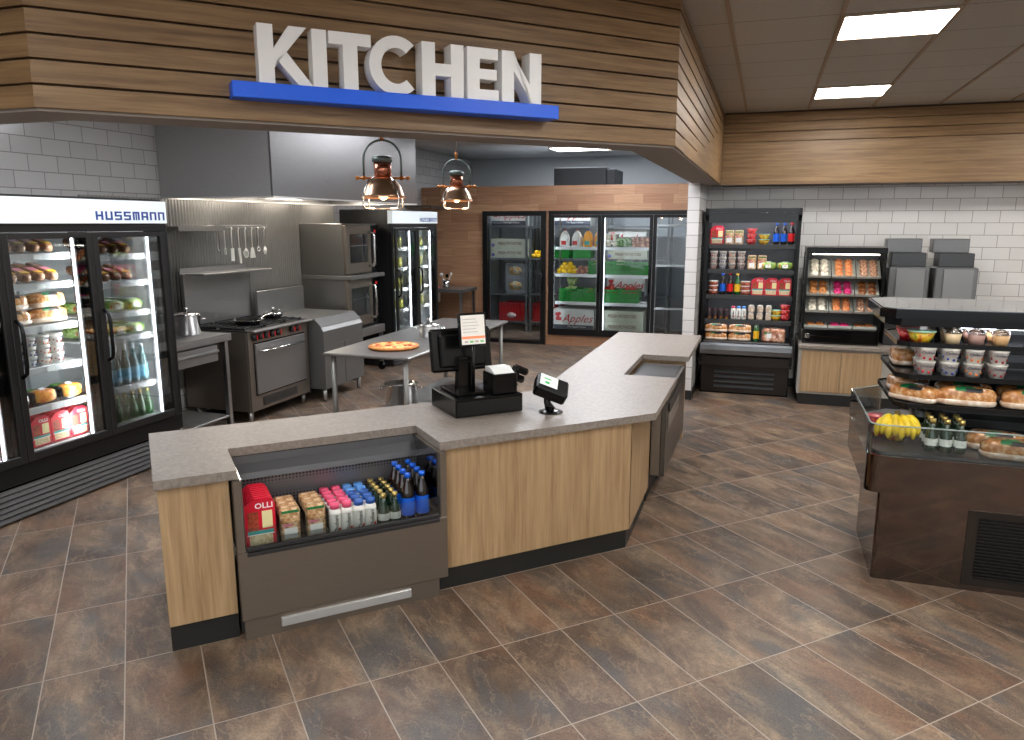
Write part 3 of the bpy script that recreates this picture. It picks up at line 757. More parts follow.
# covered fryer / holding unit
t = thing('fryer_station', 'stainless covered fryer cabinet with sloped front between range and ovens', 'fryer', (-4.72, 7.15, 0), 0)
p = [(.39, .14), (.39, .60), (.388, .61), (.388, .76), (.36, .80), (.28, .88), (-.40, .88), (-.40, .14)]
part('body', MB().xz(p, -.41, .40), pm('satin_grey_steel', '#7e7d7b', .38, .75), t)
part('lid', MB().xz([(.365, .806), (.282, .889), (-.38, .892), (-.38, .882), (.275, .882), (.36, .803)], -.412, .402), pm('satin_grey_steel'), t)
part('backguard', MB().box(-.42, -.39, -.43, .43, .88, 1.16, 0, .003), M_steelh, t)
part('door_seam', MB().box(.3905, .3925, -.005, .0, .15, .60), M_dark, t)
for x in (-.3, .34):
    for y in (-.36, .35): part('leg', MB().lathe([(.0, 0), (.022, 0), (.026, .139), (0, .139)], 12, x, y), M_satin, t)
# stacked ovens
t = thing('double_oven', 'two stainless convection ovens stacked with glass doors and chrome handles', 'oven', (-4.98, 8.22, 0), 0)
part('body', MB().box(-.32, .27, -.40, .41, .62, 1.21, 0, .004), pm('satin_oven_side', '#8b8986', .34, .85), t)
part('body', MB().box(-.32, .27, -.40, .41, 1.265, 1.87, 0, .004), pm('satin_oven_side'), t)
part('middle_band', MB().box(-.32, .37, -.405, .43, 1.212, 1.262, 0, .004), M_steelh, t)
part('stand_shelf', MB().box(-.32, .36, -.40, .41, .50, .60, 0, .004), M_steelh, t)
for z in (.635, 1.275):
    fr = part('oven_door', MB().box(.271, .315, -.40, .20, z, z+.575, 0, .006), M_steelw, t)
    part('window', MB().box(.316, .321, -.31, .10, z+.13, z+.47, 0, .004), pm('oven_window', '#2a2a2a', .08), fr)
    part('rack', MB().box(.321, .324, -.30, .09, z+.33, z+.337), M_satin, fr)
    part('handle', MB().tube([(.32, .12, z+.08), (.39, .13, z+.09), (.40, .13, z+.15), (.40, .13, z+.42), (.39, .13, z+.48), (.32, .12, z+.49)], .016, 8), M_chrome, fr)
    cp_ = part('control_panel', MB().box(.271, .30, .21, .41, z, z+.575, 0, .004), M_black, t)
    for k in range(5): part('knob', MB().box(.301, .315, .29, .33, z+.08+.1*k, z+.12+.1*k, 0, .006), M_dark if k != 4 else M_red, cp_)
for x in (-.28, .32):
    for y in (-.36, .37):
        lg = part('leg', MB().box(x-.02, x+.02, y-.02, y+.02, .11, .499), M_satin, t)
        part('caster', MB().lathe([(0, -.015), (.05, -.015), (.05, .015), (0, .015)], 14, M=Matrix.Translation((x, y, .051)) @ Matrix.Rotation(PI/2, 4, 'X')).box(x-.025, x+.025, y-.02, y+.02, .09, .109), M_black, lg)

# wall shelf piece and utensil rail
one('wall_shelf', 'small stainless wall shelf behind the utensil rail', 'shelf', MB().box(-.16, 0, -.32, .32, 0, .012).box(-.012, 0, -.32, .32, -.035, 0).xz([(-.16, -.001), (-.16, -.06), (-.02, -.001)], -.28, -.27), M_steelh, (-5.115, 5.98, 1.835))
t = thing('utensil_rail', 'chrome rail on the corrugated splashback with hooks', 'rail', (-5.2, 6.62, 1.84), 0)
part('bar', MB().box(-.006, .006, -.45, .45, -.016, .016, 0, .004), M_satin, t)
for y in (-.4, .4): part('bracket', MB().box(-.077, -.0065, y-.012, y+.012, -.012, .012, 0, .003), M_satin, t)
TW = Frame(-5.188, 6.62, 90, 1.822)
M_wood_h = pm('brown_handle', '#8b6a4a', .5)
kinds = ['ladle', 'skewer', 'spatula', 'cake_server', 'whisk', 'slotted_turner', 'tongs', 'serving_spoon']
labs = ['thin metal hook skewer leftmost on the rail', 'thin long handled fork hanging second on the rail', 'broad flat spatula hanging on the utensil rail', 'wedge shaped cake server hanging on the utensil rail',
        'wire whisk hanging near the middle of the rail', 'wide slotted turner hanging on the utensil rail', 'small round strainer hanging beside the spoon', 'serving spoon with round bowl rightmost on the rail']
names = ['skewer', 'cooking_fork', 'spatula', 'cake_server', 'whisk', 'slotted_turner', 'strainer', 'serving_spoon']
M_shine = pm('bright_steel', '#f0f0ee', .3, .4)
for i in range(8):
    x = -.36 + .107*i; z0 = -.20; m = MB()
    m.tube([(0, .0, .012), (0, -.012, .0), (0, 0, -.02), (0, 0, z0)], .005, 6)
    if i == 0: m.tube([(0, 0, z0), (.012, 0, z0-.02), (.02, 0, z0-.01)], .004, 6)
    if i == 1: m.box(-.012, -.008, -.002, .002, z0-.06, z0).box(.008, .012, -.002, .002, z0-.06, z0).box(-.012, .012, -.002, .002, z0-.004, z0)
    if i == 2: m.box(-.026, .026, -.002, .002, z0-.13, z0, 0, .001)
    if i == 3: m.xz([(-.018, z0), (.018, z0), (.032, z0-.16), (.0, z0-.16)], -.002, .002)
    if i == 4:
        for k in range(6):
            a = PI*k/6; m.tube([(0, 0, z0), (.028*math.cos(a), .028*math.sin(a), z0-.05), (.022*math.cos(a), .022*math.sin(a), z0-.09), (0, 0, z0-.11)], .0016, 4)
            m.tube([(0, 0, z0), (-.028*math.cos(a), -.028*math.sin(a), z0-.05), (-.022*math.cos(a), -.022*math.sin(a), z0-.09), (0, 0, z0-.11)], .0016, 4)
    if i == 5: m.xz([(-.02, z0), (.02, z0), (.045, z0-.11), (-.045, z0-.11)], -.002, .002)
    if i == 6: m.torus(.022, .004, 0, 16, 6, M=Matrix.Translation((0, 0, z0-.022)) @ Matrix.Rotation(PI/2, 4, 'X'))
    if i == 7: m.sell((0, 0, z0-.04), (.03, .008, .045))
    one(names[i], labs[i], 'kitchen utensil', m, M_shine, TW(x, 0, 0), PI/2)

# pots and pans
def stock_pot(name, r, h, lid=True, label='', cat='pot'):
    t = thing(name, label, cat)
    part('pot_body', MB().lathe([(0, 0), (r*.93, 0), (r, .012), (r, h), (r+.006, h+.004), (r-.004, h+.004), (r-.006, h-.02), (0, h-.02)], 32), M_chrome, t)
    for s in (-1, 1): part('handle', MB().tube([(s*r, -.035, h*.8), (s*(r+.04), -.03, h*.82), (s*(r+.04), .03, h*.82), (s*r, .035, h*.8)], .006, 8), M_chrome, t)
    if lid:
        l = part('lid', MB().lathe([(r+.006, h+.005), (r*.9, h+.018), (r*.4, h+.03), (0, h+.034)], 32), M_chrome, t)
        part('lid_knob', MB().lathe([(.008, h+.034), (.008, h+.05), (.022, h+.055), (.022, h+.065), (0, h+.07)], 14), M_chrome, l)
    return t
W0 = Frame(0, 0, 0)
put(stock_pot('stock_pot', .11, .17, True, '', 'pot'), W0, -4.74, 5.25, .918, 'tall lidded steel stock pot on the work table left of the range', rz=.6)
put(stock_pot('stock_pot', .095, .10, True, '', 'pot'), W0, -2.84, 6.15, .861, 'shallow lidded steel pot on the prep table behind the pizza', rz=.3)
put(stock_pot('stock_pot', .15, .19, False, '', 'pot'), W0, -3.13, 6.12, .222, 'open steel stock pot on the undershelf of the prep table', rz=.3)
def pan(r, lid, L):
    t = thing('frying_pan', '', 'pan')
    part('pan_body', MB().lathe([(0, .004), (r*.75, 0), (r, .04), (r+.004, .042), (r-.004, .042), (r*.74, .006), (0, .006)], 28, cap=False), M_chrome, t)
    part('handle', MB().tube([(r, 0, .035), (r+.06, 0, .06), (r+L, 0, .085)], [.009, .008, .012], 8), M_chrome, t)
    if lid:
        l = part('lid', MB().lathe([(r+.003, .044), (r*.8, .06), (r*.3, .075), (0, .078)], 24), M_chrome, t)
        part('lid_knob', MB().lathe([(.006, .078), (.006, .095), (.02, .10), (.02, .108), (0, .112)], 12), M_chrome, l)
    return t
put(pan(.145, False, .25), W0, -4.72, 6.05, .915, 'open silver frying pan at the front of the range top', rz=PI/2-.2)
put(pan(.10, True, .2), W0, -4.78, 6.52, .915, 'lidded silver saute pan at the right of the range top', rz=PI/2+.25)
# prep table
t = thing('prep_table', 'long stainless prep table in the middle of the kitchen', 'table', (-2.92, 6.29, 0), 0)
part('tabletop', MB().box(-.38, .38, -1.19, 1.19, .835, .86, 0, .008), M_steelh, t)
for x in (-.32, .32):
    for y in (-1.12, 1.12): part('leg', MB().tube([(x, y, 0), (x, y, .834)], .021, 12), pm('table_leg_grey', '#8c8b88', .45, .6), t)
part('undershelf', MB().box(-.33, .33, -.62, 1.1, .205, .22, 0, .004), M_steelh, t)
# pizza on board
t = thing('pizza', 'baked pizza with cheese and tomato on the prep table', 'pizza', (-2.87, 5.50, .861), 0)
part('crust', MB().lathe([(0, 0), (.19, 0), (.208, .010), (.205, .022), (.185, .022), (.0, .016)], 36), mottled('pizza_crust', [(.3, '#a0531c'), (.6, '#c98440')], 40, rough=.7), t)
part('cheese', MB().lathe([(0, .0225), (.15, .0235), (.182, .0225), (.182, .0215)], 36, cap=False), mottled('pizza_cheese', [(.35, '#b8381a'), (.47, '#e08a3c'), (.56, '#f0c878'), (.7, '#f3dfae')], 26, rough=.4, bump=.5), t)
rr = random.Random(3)
tm = pm('pizza_tomato', '#c3351c', .35)
for k in range(11):
    a = rr.random()*6.28; r = .16*math.sqrt(rr.random()); part('tomato_slice', MB().lathe([(0, .0235), (.018, .0245), (.016, .028), (0, .0285)], 10, r*math.cos(a), r*math.sin(a)), tm, t)
# side counter with utensil crock beside the far cooler
t = thing('side_table', 'narrow stainless side table against the wood clad wall', 'table', (-4.68, 10.85, 0), 0)
part('tabletop', MB().box(-.5, .36, -.30, .33, .835, .885, 0, .004), M_steelh, t)
for x in (-.45, .32):
    for y in (-.26, .28): part('leg', MB().box(x-.018, x+.018, y-.018, y+.018, 0, .834), M_satin, t)
part('hanging_bin', MB().box(-.3, -.18, -.1, .1, .65, .8, 0, .004), M_whitem, t)
t = thing('utensil_crock', 'clear crock of kitchen utensils on the side table', 'utensil holder', (-4.66, 10.72, .886), 0)
part('jar', MB().lathe([(0, 0), (.055, 0), (.06, .13), (.056, .13), (.05, .01), (0, .01)], 20), M_chrome, t)
one('ladle', 'steel ladle leaning left in the utensil crock', 'kitchen utensil', MB().tube([(0, 0, .012), (-.06, .0, .2)], .004, 6).sell((-.075, 0, .21), (.03, .02, .025)), M_shine, (-4.66, 10.72, .886))
one('spatula', 'black spatula standing in the utensil crock', 'kitchen utensil', MB().tube([(.01, 0, .012), (.02, .0, .17)], .004, 6).box(-.005, .045, -.003, .003, .165, .22, 0, .002), M_black, (-4.66, 10.72, .886))
one('spoon', 'thin spoon leaning right in the utensil crock', 'kitchen utensil', MB().tube([(.01, 0, .012), (.08, .0, .21)], .004, 6).sell((.088, 0, .225), (.016, .008, .025)), M_shine, (-4.66, 10.72, .886))
one('meat_tray', 'small pink packet beside the utensil crock', 'packet', MB().sell((0, 0, .02), (.06, .04, .02), .6, .6, 14, 8), pm('pink_packet', '#b86a66', .4), (-4.8, 10.68, .886))
one('wall_shelf', 'short dark shelf fixed to the tiled wall behind the far cooler', 'shelf', MB().box(-.02, .42, -.25, .25, 0, .02).box(.40, .42, -.25, .25, -.03, 0), M_steeld, (-5.27, 10.9, 2.12))
# pendants
M_copper = pm('copper', '#c07a62', .25, 1); M_bulb = emis('warm_bulb', '#ffce94', 5); M_antq = pm('antique_copper_shade', '#b3937a', .3, 1)
M_shadein = pm('shade_inside', '#f1c08e', .5); M_galv = pm('galvanised_cap', '#74807e', .4, .7); M_brass = pm('copper_fitting', '#b9743c', .3, 1)
def pendant(x, y, zb, label, rz):
    t = thing('pendant_lamp', label, 'pendant light', (x, y, zb), rz)
    part('shade', MB().lathe([(.040, .155), (.07, .145), (.096, .11), (.112, .065), (.118, .055), (.116, .055), (.108, .067), (.092, .106), (.066, .14), (.038, .15)], 32, cap=False), M_antq, t)
    part('shade_rim', MB().lathe([(.118, .054), (.122, .050), (.112, .048), (.108, .054)], 32, cap=False), pm('rim_glow_copper', '#d99a6c', .35, .7), t)
    part('bulb', MB().sell((0, 0, .085), (.03, .03, .045), nu=16, nv=10), M_bulb, t)
    part('neck', MB().lathe([(.046, .156), (.046, .235), (.038, .236)], 28), M_copper, t)
    part('cap', MB().lathe([(.0, .236), (.054, .237), (.054, .262), (.04, .268), (0, .268)], 28), M_galv, t)
    part('yoke', MB().tube([(-.10, 0, .16)] + [(-.10*math.cos(a), 0, .25+.10*math.sin(a)) for a in [PI*i/14 for i in range(15)]] + [(.10, 0, .16)], .006, 8), M_galv, t)
    cr = MB()
    for s in (-1, 1): cr.tube([(s*.045, 0, .155), (s*.135, 0, .155)], .006, 8).sell((s*.135, 0, .155), (.012, .012, .012), nu=10, nv=6).sell((s*.10, 0, .155), (.012, .012, .014), nu=10, nv=6)
    part('cross_bar', cr.box(-.05, .05, -.004, .004, .152, .158), M_brass, t)
    for k in range(4):
        a = PI/4 + PI/2*k; c, n = math.cos(a), math.sin(a)
        prof = [(.055, .158), (.095, .135), (.118, .09), (.132, .05), (.132, .006), (.122, -.006), (0.06, -.008)]
        part('cage_bar', MB().tube([(r*c, r*n, z) for r, z in prof], .0045, 6), M_chrome, t)
    part('cage_ring', MB().torus(.062, .004, -.008, 24, 6), M_chrome, t)
    part('coupler', MB().tube([(0, 0, .345), (0, 0, .40)], .010, 8), M_brass, t)
    part('rod', MB().tube([(0, 0, .40), (0, 0, CZ-zb-.02)], .006, 6), M_satin, t)
    part('ceiling_cup', MB().lathe([(0, CZ-zb-.05), (.05, CZ-zb-.045), (.06, CZ-zb-.002), (0, CZ-zb-.002)], 20), M_galv, t)
    l = bpy.data.lights.new('pendant_bulb_light', 'POINT'); l.energy = 1.4; l.color = (1, .72, .45); l.shadow_soft_size = .03
    lo = bpy.data.objects.new('bulb_light', l); COL.objects.link(lo); lo.parent = t; lo.location = (0, 0, .03)
pendant(-1.965, 3.70, 1.955, 'copper caged pendant lamp hanging nearer over the counter', .35)
pendant(-2.205, 5.30, 1.985, 'copper caged pendant lamp hanging farther back before the wood wall', .35)
# ------------------------------------------------------------------ walk in cooler (front at y = 11.25)
WY = 11.25; WT = 2.435
M_cw = pm('cooler_wall_inside', '#a4aab0', .5)
wk = MB()
for x0, x1, z0, z1 in ((-5.29, -4.235, 0, WT), (-4.235, -.795, 2.06, WT), (-3.20, -3.165, 0, 2.06), (-3.165, -.795, 0, .165)):
    wk.box(x0, x1, WY, WY+.09, z0, z1)
struct('wall_walkin_front', wk, M_plank)
struct('wall_walkin_side', MB().box(-5.29, -4.9, 13.4, 13.5, 0, WT).box(-4.75, -4.70, WY+.1, 13.4, 0, WT), M_cw)
struct('wall_walkin_back', MB().box(-4.7, -.8, 13.42, 13.5, 0, WT), M_cw)
struct('trim_5', MB().box(-4.8, -.8, WY+.1, 13.5, WT-.06, WT), M_cw)
struct('trim_6', MB().box(-.84, -.80, WY+.1, 13.4, 0, WT-.07), M_cw)
# entrance glass door
M_df = pm('black_door_frame', '#0e0e0f', .3, .3)
t = thing('walk_in_door', 'black framed glass entrance door of the walk in cooler', 'door', (-3.72, WY-.02, 0), 0)
fr = MB(); fr.box(-.515, -.44, -.02, .10, 0, 2.06).box(.44, .52, -.02, .10, 0, 2.06).box(-.44, .44, -.02, .10, 1.985, 2.06).box(-.44, .44, -.02, .10, 0, .05)
part('frame', fr, M_df, t)
part('glass_pane', MB().box(-.44, .44, .0, .008, .05, 1.985), M_glass, t)
part('handle', MB().tube([(.47, -.021, .85), (.47, -.06, .88), (.47, -.06, 1.12), (.47, -.021, 1.15)], .01, 8), M_black, t)
# three glass doors
t = thing('reach_in_doors', 'row of three black framed glass doors in the wood clad cooler wall', 'door', (-2.16, WY-.02, 0), 0)
part('frame', MB().box(-1.0, 1.36, -.01, .05, 2.0, 2.06).box(-1.0, 1.36, -.01, .05, .165, .225).box(-1.0, -.955, -.01, .05, .225, 2.0).box(1.30, 1.36, -.01, .05, .225, 2.0), M_df, t)
for i, (a, b_) in enumerate(((-.953, -.182), (-.178, .590), (.594, 1.298))):
    d = part('door', MB().box(a, a+.05, -.04, -.012, .228, 1.998, 0, .004).box(b_-.05, b_, -.04, -.012, .228, 1.998, 0, .004).box(a+.05, b_-.05, -.04, -.012, .228, .27).box(a+.05, b_-.05, -.04, -.012, 1.955, 1.998), M_df, t)
    part('glass_pane', MB().box(a+.05, b_-.05, -.03, -.024, .27, 1.955), M_glass, d)
    hx = b_-.028
    if i < 2: part('handle', MB().tube([(hx, -.041, .86), (hx, -.075, .89), (hx, -.08, 1.0), (hx, -.075, 1.22), (hx, -.041, 1.25)], .012, 8), M_black, d)
for x in (-.93, -.145, .61): part('led_strip', MB().box(x, x+.012, .02, .04, .26, 1.97), emis('walk_in_led', '#eef5ff', 5), t)
# interior rack just behind the doors
SZ = (.672, 1.10, 1.515)
t = thing('cooler_rack', 'white wire shelving right behind the three glass cooler doors', 'shelving', (-2.16, WY+.3, 0), 0)
cr_rack = t
for z in SZ: part('shelf', MB().box(-.92, .56, -.20, .25, z-.03, z-.004).box(-.92, .56, -.215, -.20, z-.04, z+.006), M_wire, t)
for x in (-.965, -.26, .57):
    for y in (-.19, .24): part('post', MB().box(x-.012, x+.012, y-.012, y+.012, 0, 1.95), M_satin, t)
t = thing('cooler_rack', 'white bracketed shelving behind the rightmost cooler door, empty', 'shelving', (-1.15, WY+.3, 0), 0)
for z in (.63, 1.27, 1.86): part('shelf', MB().box(-.42, .26, -.2, -.16, z-.03, z), M_wire, t)
for x in (-.40, .05): part('post', MB().box(x-.01, x+.01, -.15, -.12, 0, 2.0), M_satin, t)
WK = Frame(0, 0, 0)
# back racks: grey metal shelving
M_rack = pm('grey_rack_metal', '#6e7276', .4, .6)
RZ = (.17, .66, 1.28, 1.83)
def rack(x0, x1, y0, y1, label):
    t = thing('storage_rack', label, 'shelving', ((x0+x1)/2, (y0+y1)/2, 0), 0); a, b_ = (x1-x0)/2, (y1-y0)/2
    for z in RZ: part('shelf', MB().box(-a, a, -b_, b_, z-.03, z), M_rack, t)
    for x in (-a+.012, a-.012):
        for y in (-b_+.012, b_-.012): part('post', MB().box(x-.018, x+.018, y-.018, y+.018, 0, 2.1), M_rack, t)
rack(-4.62, -3.92, 12.55, 13.1, 'grey metal storage rack seen through the glass entrance door')
rack(-3.88, -2.6, 12.58, 13.1, 'grey metal storage rack at the back behind the middle door')
rack(-2.55, -1.5, 12.6, 13.1, 'grey metal storage rack at the back right of the cooler')

M_box = mottled('white_carton', [(.3, '#b9bab6'), (.7, '#c9cac6')], 8, rough=.7)
M_boxg = mottled('pale_green_carton', [(.3, '#a9ae9c'), (.7, '#b9bdab')], 8, rough=.7)
M_txr = pm('print_red', '#a81522', .6); M_txd = pm('print_brown', '#5a3230', .6); M_txb = pm('print_navy', '#2d3140', .6); M_vio = pm('print_violet', '#6a60b0', .6)
def apples():
    t = part('carton', MB().box(-.32, .32, -.2, .2, 0, .33, 0, .004), M_box)
    part('band', MB().box(-.32, .32, -.2022, -.2002, .004, .085), M_txb, t)
    part('lettering', MB().text('Apples', .175, .05, -.2025, .13, 0, .001, None, 1.0, .5, .004), M_txr, t)
    part('small_print', MB().text('The Apple Market', .04, .05, -.2040, .045, 0, .001), M_box, t)
    lg = MB(); [lg.xz([(x+.028*math.cos(a_*PI/4), z+.028*math.sin(a_*PI/4)) for a_ in range(8)], -.204, -.2005) for x, z in ((-.27, .25), (-.23, .255), (-.25, .215))]
    lg.xz([(-.28, .15), (-.20, .15), (-.19, .20), (-.29, .20)], -.204, -.2005); part('fruit_logo', lg, M_txr, t)
    return t
def potatoes(txt='FRESH POTATOES'):
    t = part('carton', MB().box(-.34, .34, -.2, .2, 0, .162, 0, .004), M_boxg)
    part('lettering', MB().text(txt, .07, .02, -.2015, .06, 0, .001, None, .78, 0, .012), M_txd, t)
    part('logo', MB().lathe([(0, 0), (.03, 0), (.03, .002), (0, .002)], 12, M=Matrix.Translation((-.29, -.2, .05)) @ Matrix.Rotation(PI/2, 4, 'X')), M_vio, t)
    return t
pa = apples(); pa.name = 'apple_carton'; pa['category'] = 'box'
pp_ = potatoes(); pp_.name = 'potato_carton'; pp_['category'] = 'box'
G = 'produce cartons in the walk in cooler'
y = WY+.31
put(pa, WK, -2.78, y, .227, 'white apples carton low behind the first glass cooler door')
put(pp_, WK, -2.04, y, .227, 'fresh potatoes carton behind the middle glass door, bottom of two')
put(pp_, WK, -2.04, y, .391, 'fresh potatoes carton behind the middle glass door, stacked on another')
# staging plinth under the low cartons
part('bottom_shelf', MB().box(-.92, .56, -.20, .25, .19, .225), M_rack, cr_rack)
put(pa, WK, -4.27, 12.8, 1.831, 'white apples carton on the top shelf seen through the entrance door')
put(pa, WK, -3.15, 12.85, 1.831, 'white apples carton on the top rack shelf behind the milk jugs')
put(pp_, WK, -2.2, 12.85, 1.281, 'potatoes carton on the back rack behind the green crates')
put(pa, WK, -2.2, 12.85, 1.445, 'white apples carton high on the back rack behind the salads')
put(pa, WK, -2.2, 12.85, .661, 'white apples carton on the back rack above the tomato crates')
put(pp_, WK, -4.27, 12.8, 1.281, 'potatoes carton on the rack through the entrance door, lower of two')
put(pp_, WK, -4.27, 12.8, 1.445, 'potatoes carton on the rack through the entrance door, upper of two')
# crates
M_gc = pm('green_crate_plastic', '#0c7d27', .4); M_rc = pm('red_crate_plastic', '#b5121b', .4)
def crate(name, m, w=.36, d=.30, h=.21, logo=False):
    mb = MB(); t_ = .012
    mb.box(-w/2, w/2, -d/2, d/2, 0, .012)
    for s in (-1, 1):
        for z0, z1 in ((.012, .035), (.08, .10), (.13, .145), (h-.03, h)):
            mb.box(-w/2, w/2, s*d/2-t_/2, s*d/2+t_/2, z0, z1); mb.box(s*w/2-t_/2, s*w/2+t_/2, -d/2, d/2, z0, z1)
        for k in range(9): x = -w/2 + w*k/8; mb.box(x-.006, x+.006, s*d/2-t_/2-.001, s*d/2+t_/2, .01, h-.001)
        for k in range(7): yy = -d/2 + d*k/6; mb.box(s*w/2-t_/2, s*w/2+t_/2, yy-.006, yy+.006, .01, h-.001)
        mb.box(-w/2+.01, w/2-.01, s*(d/2-.012)-.002, s*(d/2-.012)+.002, .012, h-.05)
    o = part(name, mb, m); o['category'] = 'crate'
    if logo: part('crate_logo', MB().lathe([(0, 0), (.085, 0), (.085, .003), (0, .003)], 20, M=Matrix.Translation((0, -d/2-.008, .10)) @ Matrix.Rotation(PI/2, 4, 'X') @ Matrix.Diagonal((1, .55, 1, 1))), pm('crate_logo_white', '#e3c9c6', .5), o)
    return o
gc = crate('green_crate', M_gc, .30, .30, .20)
for i, x in enumerate((-2.87, -2.56, -2.25, -1.94)): put(gc, WK, x, y-.02, .675, 'green plastic crate on the lower cooler shelf, %s of four' % ['leftmost, holding cabbages', 'second from left, holding carrots', 'third from left, holding red tomatoes', 'rightmost, holding red apples'][i], 'green crates on the lower cooler shelf')
for i, x in enumerate((-2.41, -2.10, -1.79)): put(gc, WK, x, y-.02, 1.103, 'green plastic crate on the middle cooler shelf, %s of three' % ['leftmost, holding yellow squash', 'middle one, holding cauliflower', 'rightmost, holding aubergines'][i], 'green crates on the middle cooler shelf')
for i, x in enumerate((-3.36, -2.98)): put(gc, WK, x, 12.85, 1.281, 'green plastic crate on the back rack shelf, %s of the pair behind the lemons' % lr(i, 2), 'green crates on the back rack')
rc = crate('red_milk_crate', M_rc, .46, .38, .32, True)
put(rc, WK, -4.21, 12.78, .171, 'red plastic milk crate on the bottom rack shelf, left one')
put(rc, WK, -3.60, 12.83, .171, 'red plastic milk crate on the bottom rack shelf, right one', None)
# printed fruit boxes behind the entrance door
fcb = part('fruit_carton', MB().box(-.18, .18, -.19, .19, 0, .26, 0, .004), pm('grey_carton', '#82858a', .7)); fcb['category'] = 'box'
part('fruit_print', MB().lathe([(0, 0), (.10, 0), (.10, .002), (0, .002)], 20, M=Matrix.Translation((0, -.19, .13)) @ Matrix.Rotation(PI/2, 4, 'X') @ Matrix.Diagonal((1.3, .8, 1, 1))), mottled('fruit_print', [(.42, '#6c7a86'), (.5, '#d8c9a0'), (.6, '#c98a2a'), (.7, '#5c4a3c')], 24), fcb)
put(fcb, WK, -4.15, 12.8, .661, 'grey carton with fruit picture, lower of two through the entrance door')
put(fcb, WK, -4.15, 12.8, .923, 'grey carton with fruit picture, upper of two through the entrance door')
# --- fruit
def fruit(name, cat, r, col, e=(1, 1, 1), stem=None, rough=.35):
    mb = MB().sell((0, 0, r*e[2]), (r*e[0], r*e[1], r*e[2]), nu=12, nv=8)
    if stem: mb.lathe([(0, r*2*e[2]-.004), (.008, r*2*e[2]-.004), (.004, r*2*e[2]+.01), (0, r*2*e[2]+.01)], 6, mi=1)
    o = part(name, mb, [col] + ([stem] if stem else [])); o['category'] = cat; return o
lemon = fruit('lemon', 'fruit', .038, pm('lemon_skin', '#f2c514', .4), (1.2, 1, 1))
onion = fruit('red_onion', 'vegetable', .036, mottled('onion_skin', [(.3, '#9b5a4c'), (.7, '#c98d74')], 20, (1, 1, .2)))
tomato = fruit('tomato', 'vegetable', .036, pm('tomato_skin', '#cf1f1c', .25), (1, 1, .85), pm('stem_green', '#3a6b1e', .6))
apple = fruit('apple', 'fruit', .038, mottled('apple_skin', [(.35, '#b5121b'), (.6, '#d23b2a'), (.75, '#cfae42')], 12), (1, 1, .95), pm('stem_brown', '#4a3320', .6))
squash = fruit('squash', 'vegetable', .035, pm('squash_skin', '#d9c25a', .45), (1.7, .9, .9))
egg = fruit('aubergine', 'vegetable', .035, pm('aubergine_skin', '#3a2038', .2), (1.8, 1, 1), pm('stem_green'))
cauli = fruit('cauliflower', 'vegetable', .075, mottled('cauliflower_curd', [(.3, '#cfc9a0'), (.7, '#ece6cf')], 60, bump=1, rough=.8), (1, 1, .8))
carrot = fruit('carrot', 'vegetable', .022, pm('carrot_skin', '#e0622a', .5), (4, 1, 1))
def cabbage_():
    mb = MB(); rr = random.Random(5)
    mb.sell((0, 0, .07), (.085, .085, .07), nu=14, nv=8)
    for k in range(9):
        a = 2*PI*k/9; M = Matrix.Translation((.05*math.cos(a), .05*math.sin(a), .06)) @ Matrix.Rotation(a, 4, 'Z') @ Matrix.Rotation(.5+.2*rr.random(), 4, 'Y')
        mb.sell((0, 0, .01), (.018, .055, .062), nu=8, nv=6, M=M)
    o = part('cabbage', mb, mottled('cabbage_leaf', [(.3, '#7fa050'), (.7, '#c4d49a')], 25, rough=.6, bump=.4)); o['category'] = 'vegetable'; return o
cab = cabbage_()
def heap(proto, cx, cy, cz, nx, ny, p, lab, grp, top=True, jit=.006):
    rr = random.Random(int(abs(cx)*1000)+nx)
    k = 0
    for l in range(2 if top else 1):
        for i in range(nx-l):
            for j in range(ny-l):
                put(proto, WK, cx + (i-(nx-l-1)/2)*p + rr.uniform(-jit, jit), cy + (j-(ny-l-1)/2)*p + rr.uniform(-jit, jit), cz + l*p*.68, lab, grp, rz=rr.random()*6)
heap(lemon, -2.92, y-.04, 1.103, 4, 3, .08, 'yellow lemon in the heap at the left of the middle cooler shelf', 'heap of lemons on the middle cooler shelf')
heap(lemon, -2.92, y-.04, 1.103+.105, 2, 1, .08, 'yellow lemon on the very top of the lemon heap, middle cooler shelf', 'top lemons of the heap', False)
heap(onion, -2.665, y-.04, 1.103, 3, 3, .074, 'reddish onion in the heap beside the lemons on the middle shelf', 'heap of onions on the middle cooler shelf')
heap(lemon, -3.75, 12.72, 1.281, 3, 3, .083, 'yellow lemon on the far rack shelf seen through the entrance door', 'lemons seen through the entrance door')
heap(tomato, -2.25, y-.02, .80, 3, 3, .078, 'red tomato in the third green crate of the lower shelf', 'tomatoes in the green crate')
heap(apple, -1.94, y-.02, .80, 3, 3, .078, 'red apple in the rightmost green crate of the lower shelf', 'apples in the green crate')
heap(cab, -2.87, y-.02, .78, 1, 1, .15, 'leafy green cabbage in the leftmost green crate', 'cabbages in the green crate', False)
put(cab, WK, -2.85, y-.02, .92, 'leafy green cabbage on top of the others in the leftmost crate')
heap(carrot, -2.56, y-.02, .82, 1, 4, .05, 'orange carrot in the second green crate of the lower shelf', 'carrots in the green crate', False)
heap(squash, -2.41, y-.02, 1.25, 2, 2, .11, 'yellow squash in the left green crate of the middle shelf', 'squash in the green crate', False)
heap(cauli, -2.10, y-.02, 1.21, 1, 1, .15, 'pale cauliflower in the middle green crate of the middle shelf', 'cauliflowers in the green crate', False)
heap(egg, -1.79, y-.02, 1.255, 2, 2, .12, 'dark aubergine in the right green crate of the middle shelf', 'aubergines in the green crate', False)
